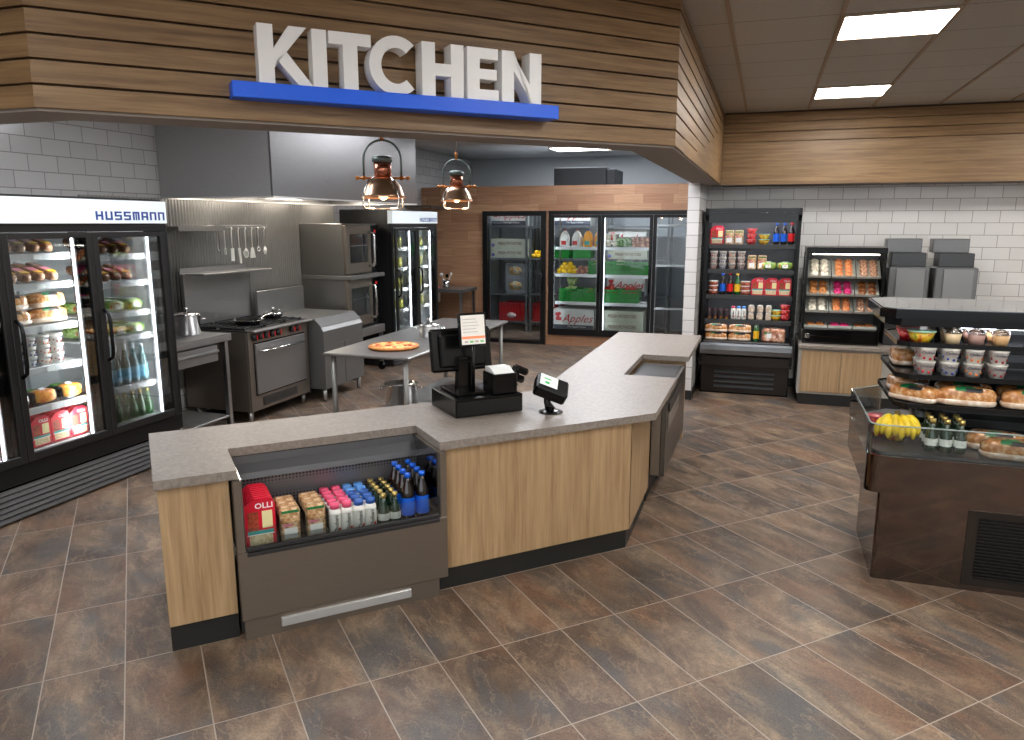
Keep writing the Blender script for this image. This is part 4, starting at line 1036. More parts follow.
# --- jugs
M_milk = pm('milk_white', '#e6e4dd', .35); M_oj = pm('orange_juice', '#f0a21c', .3); M_rcap = pm('red_cap', '#c4161c', .4); M_bcap = pm('blue_cap', '#2f55b5', .4); M_teal = pm('teal_label', '#2a9d98', .5)
def jug(name, m, cap, lm):
    mb = MB()
    sec = [(.070, 0, .9), (.075, .01, 1), (.075, .13, 1), (.068, .17, 1), (.045, .215, 1), (.022, .235, 1), (.022, .245, 1)]
    n = 20; vs = []
    for r, z, e in sec:
        for i in range(n):
            a = 2*PI*i/n; c, s_ = math.cos(a), math.sin(a); q_ = .45 if z < .15 else 1
            vs.append((r*math.copysign(abs(c)**q_, c), r*math.copysign(abs(s_)**q_, s_), z))
    F = [[k*n+i, k*n+(i+1) % n, (k+1)*n+(i+1) % n, (k+1)*n+i] for k in range(len(sec)-1) for i in range(n)] + [list(range(n))[::-1], [n*(len(sec)-1)+i for i in range(n)]]
    mb.add(vs, F, 0, True)
    o = part(name, mb, m); o['category'] = 'jug'
    part('handle', MB().tube([(.03, -.03, .215), (.055, -.06, .20), (.066, -.075, .16), (.066, -.078, .11), (.055, -.07, .09)], .011, 8), m, o)
    part('cap', MB().lathe([(0, .246), (.024, .246), (.024, .262), (0, .262)], 14), cap, o)
    part('label', MB().box(-.045, .03, -.0775, -.0758, .03, .09), lm, o)
    return o
M_txrr = pm('label_red', '#c22a2a', .5)
mj = jug('milk_jug', M_milk, M_rcap, M_txrr); oj = jug('juice_jug', M_oj, M_bcap, M_teal)
put(mj, WK, -2.965, y-.09, 1.519, 'white milk jug with red cap, left one on the top cooler shelf', rz=.1)
put(mj, WK, -2.765, y-.09, 1.519, 'white milk jug with red cap, right one on the top cooler shelf', rz=-.2)
put(oj, WK, -2.595, y-.09, 1.519, 'orange juice jug with blue cap, left one beside the milk', rz=.1)
put(oj, WK, -2.42, y-.09, 1.519, 'orange juice jug with blue cap, right one beside the door post', rz=.1)
tubm = MB().lathe([(0, 0), (.045, 0), (.055, .09), (0, .09)], 16, mi=0).lathe([(0, .0905), (.058, .0905), (.058, .10), (0, .10)], 16, mi=1)
tub = part('deli_tub', tubm, [pm('cream_tub', '#cfc8b4', .5), M_white]); tub['category'] = 'tub'
for i in range(2):
    for j in range(2): put(tub, WK, -2.285+.12*i, y-.1, 1.519+.101*j, '%s round deli tub on the top cooler shelf, %s of its stack' % (['left', 'right'][i], ['bottom', 'top'][j]))
gb = part('salad_box', MB().sell((0, 0, .07), (.125, .09, .075), .5, .5, 16, 8), mottled('mixed_greens', [(.3, '#22451a'), (.5, '#5a8a3c'), (.65, '#c5d8b0')], 30, rough=.3)); gb['category'] = 'salad'
part('lid', MB().box(-.125, .125, -.095, .095, .145, .152, 0, .003), M_clear, gb)
put(gb, WK, -2.03, y-.08, 1.519, 'clear box of mixed green salad on the top cooler shelf')
eg = part('egg_tray', MB().box(-.13, .13, -.13, .13, 0, .15, 0, .01), mottled('brown_eggs', [(.35, '#5e3a2c'), (.5, '#a5674c'), (.65, '#d9a687')], 22, rough=.35)); eg['category'] = 'food package'
part('lid', MB().box(-.132, .132, -.132, .132, .151, .158, 0, .003), M_clear, eg)
put(eg, WK, -1.80+.035, y-.08, 1.519, 'clear package of brown produce at the right end of the top shelf')
one('cooler_fill_light', 'long added fill light hidden under the walk in cooler roof', 'ceiling light', MB().box(-1.2, 1.2, -.08, .08, 0, .03), emis('walk_in_fill', '#f2f7ff', 16), (-2.7, 12.2, WT-.095))  # unseen glowing bar added to brighten the walk in cooler
# evaporator box on the cooler roof
t = thing('refrigeration_unit', 'black boxy refrigeration unit on top of the walk in cooler', 'equipment', (-2.85, 12.2, WT+.001), 0)
part('housing', MB().box(-.42, .42, -.3, .4, .0, .30, 0, .004), pm('unit_black', '#1a1b1c', .45, .3), t)
part('housing', MB().box(.421, .56, -.25, .4, .0, .27, 0, .004), pm('unit_black'), t)
# ------------------------------------------------------------------ tall open case (front y = 8.45)
M_casep = brushed('case_dark_steel', '#3c3734', .3, (1, 1, 22)); M_cint = pm('case_interior', '#3a3b3d', .45, .3); M_cback = pm('case_back_grey', '#6f7174', .5, .3)
t = thing('open_display_case', 'tall black open refrigerated case with five shelves of drinks and snacks', 'refrigerated case', (-.14, 8.5, 0), 0)
X0, X1 = -.49, .485      # local extents
for sx in (-1, 1):
    x = X0 if sx < 0 else X1
    pr_ = [(-.05, .36), (-.05, .66), (.06, .70), (.04, 1.9), (-.045, 1.96), (-.045, 2.03), (.60, 2.03), (.60, .36)]
    part('side_panel', MB().yz([(a_+.0, b_) for a_, b_ in pr_], min(x, x-sx*.035), max(x, x-sx*.035)), M_black, t)
part('top_canopy', MB().box(X0+.036, X1-.036, -.045, .598, 1.985, 2.03).box(X0+.036, X1-.036, -.045, -.01, 1.88, 1.984, 0, .003), M_blackg, t)
part('canopy_light', MB().box(X0+.06, X1-.06, .02, .05, 1.955, 1.975), M_led, t)
part('back_panel', MB().box(X0+.036, X1-.036, .52, .54, .55, 1.984), M_cback, t)
SHZ = (.588, .832, 1.10, 1.378, 1.645)
part('deck', MB().box(X0+.036, X1-.036, -.02, .519, .55, .585), M_cint, t)
part('air_grille', MB().box(X0+.036, X1-.036, -.035, .03, .585, .60, 0, .003), M_perf, t)
for z, dy in zip(SHZ[1:], (.05, .08, .10, .12)):
    s = part('shelf', MB().box(X0+.037, X1-.037, dy, .519, z-.022, z-.002).box(X0+.037, X1-.037, dy-.014, dy, z-.045, z+.004, 0, .002), M_cint, t)
    part('shelf_light', MB().box(X0+.08, X1-.08, dy+.02, dy+.035, z-.03, z-.0225), emis('shelf_led', '#f0f4ff', 6), s)
part('bumper', MB().yz([(-.05, .58), (-.075, .56), (-.08, .51), (-.06, .46), (-.02, .44), (-.02, .58)], X0+.01, X1-.01), pm('grey_bumper', '#77797c', .3, .6), t)
part('front_panel', MB().box(X0, X1, -.045, .02, .33, .438, 0, .004), M_casep, t)
part('lower_panel', MB().box(X0+.03, X1-.03, .02, .05, .02, .325, 0, .003), M_casep, t)
part('base', MB().box(X0+.02, X1-.02, .051, .59, 0, .40), M_black, t)
for k in range(4): part('vent_louver', MB().yz([(.019, .27-.055*k), (-.004, .255-.055*k), (-.004, .245-.055*k), (.019, .24-.055*k)], X0+.17, X1-.17), pm('louver_grey', '#55585b', .3, .7), t)
CASE = Frame(-.14, 8.5, 0)

# ------------------------------------------------------------------ donut cabinet and its base
t = thing('base_cabinet', 'two door oak cabinet under the donut case by the tiled wall', 'cabinet', (.90, 8.68, 0), 0)
part('frame', MB().box(-.50, .52, -.42, -.40, .12, .595).box(-.50, .52, -.399, .43, .12, .595), pm('pale_grey_edge', '#9d9a95', .5), t)
for k in range(2): part('door', MB().box(-.475+.385*k, -.094+.385*k, -.438, -.421, .145, .575, 0, .002), M_oakz, t)
part('kickboard', MB().box(-.48, .5, -.40, .42, 0, .119), M_kick, t)
one('countertop', 'grey stone top of the oak cabinet along the tiled wall', 'countertop', MB().box(-.51, 2.6, -.46, .46, .6, .636, 0, .003), M_stone, (.90, 8.68, 0))
t = thing('base_cabinet', 'oak cabinet under the coffee machines mostly hidden by the island', 'cabinet', (2.4, 8.68, 0), 0)
part('panel', MB().box(-.92, 1.0, -.42, .42, .12, .595), M_oakz, t); part('kickboard', MB().box(-.92, 1.0, -.40, .42, 0, .119), M_kick, t)
DX0, DX1 = .42, 1.15
t = thing('donut_case', 'black framed donut display case with four rows of trays', 'display case', (.785, 8.62, .638), 0)
hw = .365
part('base_box', MB().box(-hw, hw, -.27, .27, 0, .155, 0, .004), M_blackg, t)
part('base_trim', MB().box(.10, hw-.03, -.276, -.271, .03, .135), M_black, t)
part('slide_rail', MB().box(-hw+.04, .02, -.278, -.2705, .075, .083).box(-hw+.03, -hw+.07, -.28, -.2705, .06, .105, 0, .002), M_chrome, t)
for s in (-1, 1): part('post', MB().box(s*hw-.012, s*hw+.012, -.26, -.235, .156, .93).box(s*hw-.012, s*hw+.012, .24, .265, .156, .93).box(s*hw-.004, s*hw+.004, -.234, .239, .156, .93), M_black, t)
part('top', MB().box(-hw-.012, hw+.012, -.27, .27, .931, .995, 0, .006), M_black, t)
part('back_panel', MB().box(-hw+.006, hw-.006, .22, .235, .156, .93), M_cback, t)
part('canopy_light', MB().box(-hw+.05, hw-.05, -.2, -.17, .918, .93), emis('donut_light', '#fff6e8', 6), t)
DC = Frame(.785, 8.62, 0, .638)
TRZ = (.16, .315, .49, .675); TILT = math.radians(34)
M_tray = pm('grey_tray', '#b9bcb6', .35, .3); M_glz = {}
def donut(m_ic):
    mb = MB().torus(.023, .0165, .014, 14, 8, 0, fz=.85).torus(.023, .0178, .0148, 14, 5, 1, v0=math.radians(5), v1=math.radians(175), fz=.85)
    o = part('donut', mb, [pm('donut_dough', '#b9783c', .6), m_ic]); o['category'] = 'donut'; return o
ic = {'white': pm('white_icing', '#e4ddcd', .4), 'orange': mottled('orange_glaze', [(.4, '#c8602e'), (.6, '#e0a06a')], 60, rough=.3), 'nutty': mottled('nutty_topping', [(.4, '#8a5a44'), (.55, '#c89a7c'), (.65, '#e0c8b0')], 90, rough=.5),
      'caramel': mottled('caramel_glaze', [(.4, '#a8622e'), (.6, '#c98a4c')], 50, rough=.3), 'pink': pm('pink_icing', '#c01f66', .3), 'chocolate': mottled('chocolate_glaze', [(.4, '#5f3118'), (.55, '#8f5124'), (.65, '#c08a50')], 60, rough=.3)}
dn = {k: donut(m) for k, m in ic.items()}
lay = [('caramel', 'pink', 'chocolate'), ('white', 'orange', 'nutty'), ('caramel', 'pink', 'chocolate'), ('white', 'orange', 'nutty')]
tr_p = part('donut_tray', MB().box(-.112, .112, -.14, .15, 0, .006).box(-.112, .112, -.146, -.14, 0, .028).box(-.112, -.108, -.14, .15, 0, .022).box(.108, .112, -.14, .15, 0, .022), M_tray); tr_p['category'] = 'tray'
rown = ['bottom', 'second', 'third', 'top']; colw = ['left', 'middle', 'right']
for r_ in range(4):
    rows = 4 if r_ == 3 else 3
    for c_ in range(3):
        x = -.235+.235*c_; z = TRZ[r_] + (.0 if r_ else -.0)
        tl = TILT if r_ else .0
        kind = lay[r_][c_]
        yoff = -.06
        put(tr_p, DC, x, yoff, z+.085*(1 if r_ else 0), 'grey donut tray in the donut case, %s column of the %s row' % (colw[c_], rown[r_]), 'donut trays', tilt=tl)
        for i in range(2):
            for j in range(rows):
                yy = -.105 + .068*j
                Y = yoff + yy*math.cos(tl); Z = z + .085*(1 if r_ else 0) + yy*math.sin(tl) + .009
                put(dn[kind], DC, x-.046+.092*i, Y + (-.009*math.sin(tl)), Z, '%s topped donut on the %s tray of the %s row in the donut case' % (kind, colw[c_], rown[r_]), '%s donuts on the %s tray of the %s row' % (kind, colw[c_], rown[r_]), rz=0, tilt=tl)
# grey dispensing machines behind the island
M_mach = pm('machine_grey', '#77787a', .35, .6); M_machd = pm('machine_dark', '#4c4e51', .4, .6)
def machine():
    t = thing('coffee_machine', '', 'dispenser')
    part('body', MB().box(-.19, .19, -.20, .20, 0, .50, 0, .012), M_mach, t)
    part('front_panel', MB().box(-.12, .15, -.216, -.2005, .14, .485, 0, .006), pm('machine_panel', '#8b8c8d', .35, .5), t)
    part('hopper', MB().box(-.16, .16, -.12, .12, .501, .64, 0, .006), M_machd, t)
    part('hopper_lid', MB().box(-.20, .13, .0, .19, .641, .78, 0, .006), M_mach, t)
    part('nozzle_bay', MB().box(-.09, .09, -.205, -.2002, .0, .12, 0, .002), M_machd, t)
    return t
mc = machine()
put(mc, W0, 1.40, 8.75, .637+.3, 'grey coffee dispenser against the tiled wall, left of the pair')
put(mc, W0, 1.83, 8.75, .637+.3, 'grey coffee dispenser against the tiled wall, right of the pair')
one('machine_stand', 'dark metal plinth under the pair of grey dispensers', 'stand', MB().box(-.44, .48, -.24, .24, 0, .298, 0, .006), M_dark, (1.645, 8.72, .637))

# ------------------------------------------------------------------ island merchandiser
M_isl = NT('island_dark_gloss').p(Base_Color='#6a5d55', Roughness=.07, Metallic=1.0)
M_ish = pm('island_shelf', '#2c2d2f', .25, .5); M_mir = pm('island_mirror', '#8b8d90', .06, 1)
I0 = (1.4, 4.64, 0)
def octo(x0, y0, y1, c0, c1, x1=2.3, rn=0):          # left end with chamfered corners (front c0, back c1)
    P = [(x1, y0)]
    if rn: P += [(x0+rn-rn*math.sin(a_), y0+rn-rn*math.cos(a_)) for a_ in [PI/2*i/6 for i in range(7)]]
    else: P += [(x0+c0, y0), (x0, y0+c0)]
    if isinstance(rn, float) and rn and c1 == rn: P += [(x0+rn-rn*math.cos(a_), y1-rn+rn*math.sin(a_)) for a_ in [PI/2*i/6 for i in range(7)]]
    else: P += [(x0, y1-c1), (x0+c1, y1)]
    P += [(x1, y1)]
    return [(x-I0[0], y-I0[1]) for x, y in P]
t = thing('island_case', 'glossy black island merchandiser with stepped shelves of snacks', 'refrigerated case', I0, 0)
part('body', MB().prism(octo(.642, 4.165, 5.14, .0, .30, rn=.02), .0, .50), M_isl, t)
tub_o = octo(.567, 4.105, 5.2, .0, .20, rn=.06)
part('tub', MB().prism(tub_o, .501, .70), M_isl, t)
def shell(mb, o, z0, z1, th=.008):
    c = [(x*1.0, y) for x, y in o]; n = len(o)
    for i in range(n-1):
        a, b_ = Vector((*o[i], 0)), Vector((*o[i+1], 0)); d = (b_-a)
        if d.length < 1e-4: continue
        nn = Vector((-d.y, d.x, 0)).normalized()*-th
        vs = [a, b_, b_-nn, a-nn]; mb.prism([(v.x, v.y) for v in vs], z0, z1)
part('deck', MB().prism(octo(.60, 4.14, 5.16, .0, .19, rn=.05), .7005, .712), pm('deck_grey', '#606265', .3, .6), t)
gl = MB(); shell(gl, octo(.569, 4.107, 5.198, .0, .20, rn=.06)[:-1], .701, .86); part('glass_guard', gl, M_glass, t)
rm = MB(); rm.tube([(x, y, .861) for x, y in octo(.573, 4.111, 5.194, .0, .20, rn=.06)[:-1]], .004, 6); part('guard_rim', rm, pm('glass_edge', '#9fa9a7', .1), t)
sh_z = (.942, 1.093, 1.256)
for z, yf in zip(sh_z, (4.27, 4.30, 4.34)):
    o = octo(.70, yf, 9.28-yf, .05, .09)
    s = part('shelf', MB().prism(o, z-.008, z), M_ish, t)
    e_ = MB(); shell(e_, o[:-1], z-.019, z+.006, .006); part('shelf_edge', e_, pm('shelf_edge_black', '#151516', .15, .4), s)
part('center_panel', MB().box(.92-I0[0], 2.3-I0[0], .0, .03, .713, 1.35), M_ish, t)
part('end_post', MB().box(.84-I0[0], .91-I0[0], -.02, .05, .713, 1.35), M_chrome, t)
lou = MB()
for k in range(8): lou.box(1.0-I0[0], 2.3-I0[0], -.012, -.001, .76+.075*k, .80+.075*k)
part('panel_louvers', lou, pm('louver_grey'), t)
can = octo(.60, 4.33, 5.02, .07, .11)
part('canopy', MB().prism(can, 1.385, 1.432).prism(octo(.63, 4.345, 5.0, .07, .11), 1.345, 1.384), pm('canopy_black', '#0a0a0b', .12, 0, Specular_IOR_Level=.25), t)
part('canopy_top', MB().prism(octo(.615, 4.345, 5.005, .06, .10), 1.4325, 1.436), pm('canopy_top_mirror', '#8f9193', .07, 1), t)
part('canopy_light', MB().box(1.0-I0[0], 2.25-I0[0], -.20, -.17, 1.332, 1.344), emis('island_led', '#f4f6ff', 8), t)
gfr = MB(); gx0, gx1 = 1.066-I0[0], 2.1-I0[0]; gy = 4.165-I0[1]
gfr.box(gx0, gx1, gy-.006, gy-.0005, .03, .437); part('grille_frame', gfr, pm('grille_frame_brown', '#2a2420', .2, .3), t)
gg = MB(); gg.box(gx0+.05, gx1-.05, gy-.009, gy-.0065, .075, .40)
part('grille_back', gg, M_black, t)
gg = MB()
for k in range(18): gg.box(gx0+.05, gx1-.05, gy-.013, gy-.0095, .08+.0178*k, .085+.0178*k)
part('vent_grille', gg, pm('grille_slat_dark', '#1d1c1c', .4, .3), t)
# ------------------------------------------------------------------ packaged goods
M_film = mottled('plastic_film', [(.35, '#c9a384'), (.55, '#e2cdb8'), (.7, '#f0e6da')], 22, rough=.15, Coat_Weight=.8)
M_bread = mottled('bread_crust', [(.3, '#a4622c'), (.5, '#c98a4f'), (.62, '#e2b684'), (.75, '#ecd9c0')], 34, rough=.22, Coat_Weight=.7, Coat_Roughness=.1)
M_grn = pm('label_green', '#12703c', .4); M_blk = pm('label_black', '#1c1c20', .4); M_wl = pm('label_white', '#eeeeec', .4); M_ylw = pm('label_yellow', '#e5b41f', .4)
M_cap_b = pm('cap_blue', '#1460d8', .35); M_cap_p = pm('cap_pink', '#e8557c', .4); M_cap_lb = pm('cap_light_blue', '#5a9ae6', .4); M_cap_nb = pm('cap_navy_blue', '#2a5aa8', .4); M_cap_r = pm('cap_red', '#d3121c', .35); M_cap_g = pm('gold_foil', '#c9b06a', .3, .7)
def cat_(o, c): o['category'] = c; return o
def loaf(L=.27, W=.12, H=.10):
    t = cat_(part('bread_loaf', MB().sell((0, 0, H/2), (L/2, W/2, H/2), .55, .5, 28, 14), M_bread), 'bread')
    part('bag', MB().sell((0, 0, H*.22), (L*.515, W*.52, H*.22), .5, .5, 24, 8), M_film, t)
    part('green_label', MB().sell((-.01, 0, H/2), (L/2*.60, W/2*1.02, H/2*1.03), .55, .5, 10, 8, u=(-2.2, -.9), v=(.45, 1.5)), M_grn, t)
    part('brand_label', MB().sell((.02, 0, H/2), (L/2*.5, W/2*1.03, H/2*1.05), .55, .5, 10, 6, u=(-1.9, -.7), v=(.35, 1.0)), M_blk, t)
    part('brand_spot', MB().sell((.03, 0, H/2), (L/2*.5, W/2*1.03, H/2*1.06), .55, .5, 4, 3, u=(-1.15, -.95), v=(.6, .85)), M_wl, t)
    return t
LOAF = loaf()
def yogurt(spot, m):
    t = cat_(part('yogurt_cup', MB().lathe([(0, 0), (.030, 0), (.040, .056), (.043, .058), (.043, .062), (0, .062)], 20), pm('yogurt_white', '#e9e7e1', .35)), 'yogurt')
    part('lid', MB().lathe([(0, .0622), (.0435, .0622), (.0435, .0640), (0, .0640)], 20), pm('foil_lid', '#dcdad2', .3, .3), t)
    sp = MB()
    for k, (a_, z, r) in enumerate(((-2.0, .016, .008), (-1.25, .012, .008), (-.6, .022, .007), (-2.6, .026, .007), (.6, .02, .01), (2.2, .02, .01))):
        rad = .0325+.01*(z/.056)+.001; sp.sell((rad*math.cos(a_), rad*math.sin(a_), z), (r, r, r*.9), nu=8, nv=5, M=None) if False else sp.sell((rad*.97*math.cos(a_), rad*.97*math.sin(a_), z), (r*.25+abs(math.sin(a_))*r*.6, r*.25+abs(math.cos(a_))*r*.6, r*.8), nu=8, nv=5)
    part('fruit_print', sp, m, t)
    part('lettering', MB().text('Chobani', .017, 0, -.0405, .038, 0, .0008, None, .95, 0, .006), pm('label_ink', '#2d3350', .5), t)
    return t
YG = [yogurt('strawberry', pm('strawberry_print', '#c8242c', .5)), yogurt('blueberry', pm('blueberry_print', '#2c3f90', .5)), yogurt('peach', pm('peach_print', '#e0742c', .5)), yogurt('cherry', pm('cherry_print', '#8f1428', .5))]
YN = ['strawberry', 'blueberry', 'peach', 'cherry']
def red_pack(th=.03, w=.13, h=.17):
    P = [(-w/2, .01), (-w/2+.01, 0), (w/2-.01, 0), (w/2, .01), (w/2, h-.03), (w/2-.012, h-.008), (w/2-.03, h), (-w/2+.045, h), (-w/2+.03, h-.012), (-w/2, h-.035)]
    t = cat_(part('snack_pack', MB().xz(P, -th/2, th/2), pm('red_card', '#d01430', .3)), 'snack pack')
    f = -th/2-.0012
    def win(x0, x1, z0, z1, m, nm): part(nm, MB().box(x0*w, x1*w, f, -th/2, z0*h, z1*h, 0, .0004), m, t)
    win(-.40, -.06, .36, .74, mottled('salami_window', [(.35, '#7f2414'), (.6, '#b04c2c')], 60), 'salami_window')
    win(.06, .40, .40, .74, pm('cheese_window', '#eadfa8', .4), 'cheese_window')
    win(-.42, .42, .29, .36, M_teal, 'teal_band'); win(-.38, .38, .05, .27, mottled('cracker_window', [(.3, '#b59a6c'), (.6, '#e2d4b0')], 70), 'cracker_window')
    win(-.44, .44, .27, .29, M_wl, 'white_line')
    part('lettering', MB().text('OLLI', h*.15, w*.14, f, h*.80, 0, .0006, None, 1.1, 0, .02), M_wl, t)
    return t
RP = red_pack(.03, .145, .20); RPT = red_pack(.016, .135, .24)
def sleeve(nm='sandwich_pack', H=.15):                       # tall narrow sandwich pack
    t = cat_(part(nm, MB().box(-.045, .045, -.03, .03, 0, H, 0, .008), mottled('sandwich_filling', [(.35, '#8a5a38'), (.5, '#c59a6c'), (.65, '#e4cfae')], 45, rough=.3)), 'sandwich')
    part('label', MB().box(-.030, .030, -.0315, -.0303, .02, .07), M_wl, t); part('top_label', MB().box(-.04, .04, -.0315, -.0303, H-.022, H-.01), M_grn, t); part('pink_label', MB().box(-.035, .01, -.0315, -.0303, .078, .09), pm('pink_label', '#d77a92', .4), t)
    return t
SLV = sleeve()
def wrap():
    t = cat_(part('wrap_pack', MB().sell((0, 0, .03), (.042, .13, .032), .5, .6, 18, 10), mottled('wrap_bread', [(.35, '#6d4a36'), (.55, '#9a6f52'), (.7, '#c7a27c')], 30, rough=.25)), 'wrap')
    A = Matrix.Translation((0, -.03, .0625)); part('label', MB().box(-.028, .028, -.03, .03, 0, .0012, 0, 0, A), pm('pink_label', '#d77a92', .4), t)
    part('price_label', MB().box(-.028, .028, -.07, -.032, 0, .0012, 0, 0, A), M_ylw, t); return t
WR = wrap()
def salad():
    t = cat_(part('salad_bowl', MB().sell((0, 0, .042), (.085, .075, .042), .55, .6, 20, 10), mottled('salad_leaves', [(.3, '#2c4f1c'), (.47, '#6f9a3c'), (.6, '#a9c46a'), (.7, '#d8553a')], 26, rough=.2, Coat_Weight=.6)), 'salad')
    part('label', MB().box(-.03, .03, -.05, .04, .0825, .0845).box(-.028, .028, -.0745, -.0725, .02, .055), M_wl, t)
    part('blue_label', MB().box(.032, .055, .0, .035, .0795, .0815), pm('label_blue', '#3f86c9', .5), t); return t
SAL = salad()
def bottle(nm, cat, prof, m, cap, capm, lab=None, labm=None, n=18):
    t = cat_(part(nm, MB().lathe(prof, n), m), cat); part('cap', MB().lathe(cap, n), capm, t)
    if lab: part('label', MB().lathe(lab, n, cap=False), labm, t)
    return t
M_cola = pm('cola', '#160d0b', .06, 0, Coat_Weight=1.0); M_pet = pm('clear_bottle', '#2a2f33', .05, 0, Coat_Weight=1.0)
def soda(h, lm, cm, m=None):
    k = h/.24; r = .033*k
    return bottle('soda_bottle', 'bottle', [(0, 0), (r*.9, 0), (r, .01*k), (r, .135*k), (r*.85, .165*k), (r*.42, .205*k), (r*.38, .222*k)], m or M_cola, [(0, .222*k), (r*.46, .2225*k), (r*.46, .242*k), (0, .243*k)], cm, [(r*1.03, .035*k), (r*1.03, .125*k)], lm)
M_lb = pm('label_bright_blue', '#0f62dc', .35); M_lr = pm('label_bright_red', '#d8101a', .35); M_gb = pm('green_glass', '#0d5c25', .06, 0, Coat_Weight=1.0)
SB = soda(.245, M_lb, M_cap_b); SR = soda(.26, M_lr, M_cap_r); SG = soda(.24, M_ylw, M_ylw, M_gb)
def sm_green(h=.15):
    k = h/.15
    return bottle('water_bottle', 'bottle', [(0, 0), (.024*k, 0), (.026*k, .01), (.026*k, .075*k), (.012*k, .115*k), (.010*k, .13*k)], pm('dark_green_bottle', '#14301c', .06, 0, Coat_Weight=1.0), [(0, .13*k), (.0125*k, .13*k), (.0125*k, .15*k), (0, .15*k)], M_cap_g, [(.0268*k, .03*k), (.0268*k, .062*k)], mottled('white_green_label', [(.36, '#2f6b45'), (.42, '#e6e8e2')], 40))
SMG = sm_green()
GBT = bottle('green_bottle', 'bottle', [(0, 0), (.03, 0), (.031, .01), (.03, .09), (.012, .16), (.011, .18)], pm('clear_green_glass', '#3f7a3f', .05, 0, Transmission_Weight=.5, Coat_Weight=1.0), [(0, .18), (.014, .18), (.015, .205), (0, .207)], M_cap_g)
WBT = bottle('water_bottle', 'bottle', [(0, 0), (.034, 0), (.036, .01), (.036, .15), (.016, .23), (.013, .26)], pm('clear_water_glass', '#8fb7b5', .05, 0, Transmission_Weight=.6, Coat_Weight=1.0), [(0, .26), (.015, .26), (.015, .29), (0, .29)], pm('silver_cap', '#cfd6da', .3, .5), [(.037, .03), (.037, .125)], mottled('pale_blue_label', [(.4, '#5aa5c4'), (.6, '#9fcbd8')], 18))
def drink(cm):
    t = bottle('yogurt_drink', 'bottle', [(0, 0), (.024, 0), (.0255, .006), (.0255, .105), (.020, .118)], pm('drink_white', '#ecebe6', .3), [(0, .1185), (.0205, .1185), (.0205, .142), (0, .143)], cm)
    L = MB(); V, F = text_geo('Chobani', 0, .02, 'LEFT', .01)
    A = Matrix(((0, -.024, 0, .008), (0, 0, -.02, -.0262), (.024, 0, 0, .014), (0, 0, 0, 1))); L.add(V, F, 0, False, A)
    part('lettering', L, M_blk, t); part('fruit_print', MB().sell((.013, -.0215, .03), (.005, .003, .008), nu=8, nv=5), M_lr, t); return t
DP = drink(M_cap_p); DL = drink(M_cap_lb); DB = drink(M_cap_nb)
def cupb(nm, cat, m, lidm, r=.05, h=.045, taper=.72, dome=False):
    t = cat_(part(nm, MB().lathe([(0, 0), (r*taper, 0), (r, h), (0, h)], 20), m), cat)
    pr_ = [(r*1.05, h), (r*1.05, h+.006), (r*.9, h+.018), (r*.5, h+.026), (0, h+.027)] if dome else [(0, h+.0003), (r*1.07, h+.0003), (r*1.07, h+.006), (0, h+.007)]
    part('lid', MB().lathe(pr_, 20), lidm, t); return t
M_berry = mottled('cut_strawberries', [(.35, '#8f0f1c'), (.5, '#c81f2e'), (.65, '#e86a5c')], 40, rough=.25, Coat_Weight=.6); M_fsal = mottled('fruit_salad', [(.35, '#b5301c'), (.47, '#d8a01f'), (.58, '#e8c23a'), (.68, '#4f8a2c')], 34, rough=.25, Coat_Weight=.6)
BER = cupb('berry_bowl', 'fruit bowl', M_berry, pm('red_rim_lid', '#d7656a', .2), .055, .05, .65)
FSL = cupb('fruit_bowl', 'fruit bowl', M_fsal, pm('green_rim_lid', '#a8d8bc', .15), .058, .05, .65)
PUD = {k: cupb('pudding_cup', 'dessert cup', pm(k+'_pudding', c, .35), glassy('dome_'+k, '#f5f2ee', .85, .05), .042, .055, .78, True) for k, c in (('vanilla', '#e6cda4'), ('chocolate', '#b08d84'), ('caramel', '#dcb07c'))}
def meal():
    t = cat_(part('meal_tray', MB().prism([(-.10, -.075), (.10, -.075), (.10, .075), (-.10, .075)], 0, .02).sell((0, 0, .045), (.10, .075, .045), .35, .35, 20, 8), pm('black_meal_tray', '#1a1412', .3, 0, Coat_Weight=.7)), 'ready meal')
    A = Matrix.Translation((0, -.02, 0))
    part('sweet_potato', MB().sell((0, -.035, .05), (.085, .048, .045), .5, .5, 18, 8), mottled('sweet_potato_chunks', [(.35, '#c0601a'), (.55, '#eb962e'), (.7, '#f2b860')], 24, rough=.3), t)
    part('greens', MB().sell((-.04, .03, .065), (.05, .035, .035), .7, .7, 14, 8), mottled('broccoli', [(.35, '#1c4a1c'), (.65, '#4f8a2f')], 60, rough=.5, bump=.6), t)
    part('meat', MB().sell((.05, .035, .06), (.04, .032, .032), .7, .7, 14, 8), mottled('ham', [(.35, '#5c221c'), (.65, '#b5644f')], 30, rough=.35), t)
    part('label', MB().box(-.02, .02, -.02, .02, .0, .0015, 0, 0, Matrix.Translation((0, -.045, .0955)) @ Matrix.Rotation(.5, 4, 'X')), M_wl, t)
    return t
MEAL = meal()
def tub_stack(): 
    t = cat_(part('meat_tub', MB().lathe([(0, 0), (.045, 0), (.052, .04), (0, .04)], 18), mottled('meat_strips', [(.4, '#7b2a1c'), (.6, '#b8684c')], 40, rough=.3)), 'food tub')
    part('lid', MB().lathe([(0, .0405), (.055, .0405), (.055, .048), (0, .049)], 18), M_wl, t); return t
MTB = tub_stack()
SHAKE = bottle('jar_cup', 'dessert cup', [(0, 0), (.030, 0), (.033, .012), (.033, .05), (.028, .062)], mottled('parfait', [(.35, '#b39a84'), (.65, '#e0d2c0')], 20), [(0, .0625), (.031, .0625), (.029, .074), (.012, .08), (0, .08)], pm('pearl_lid', '#d8d2ca', .2))
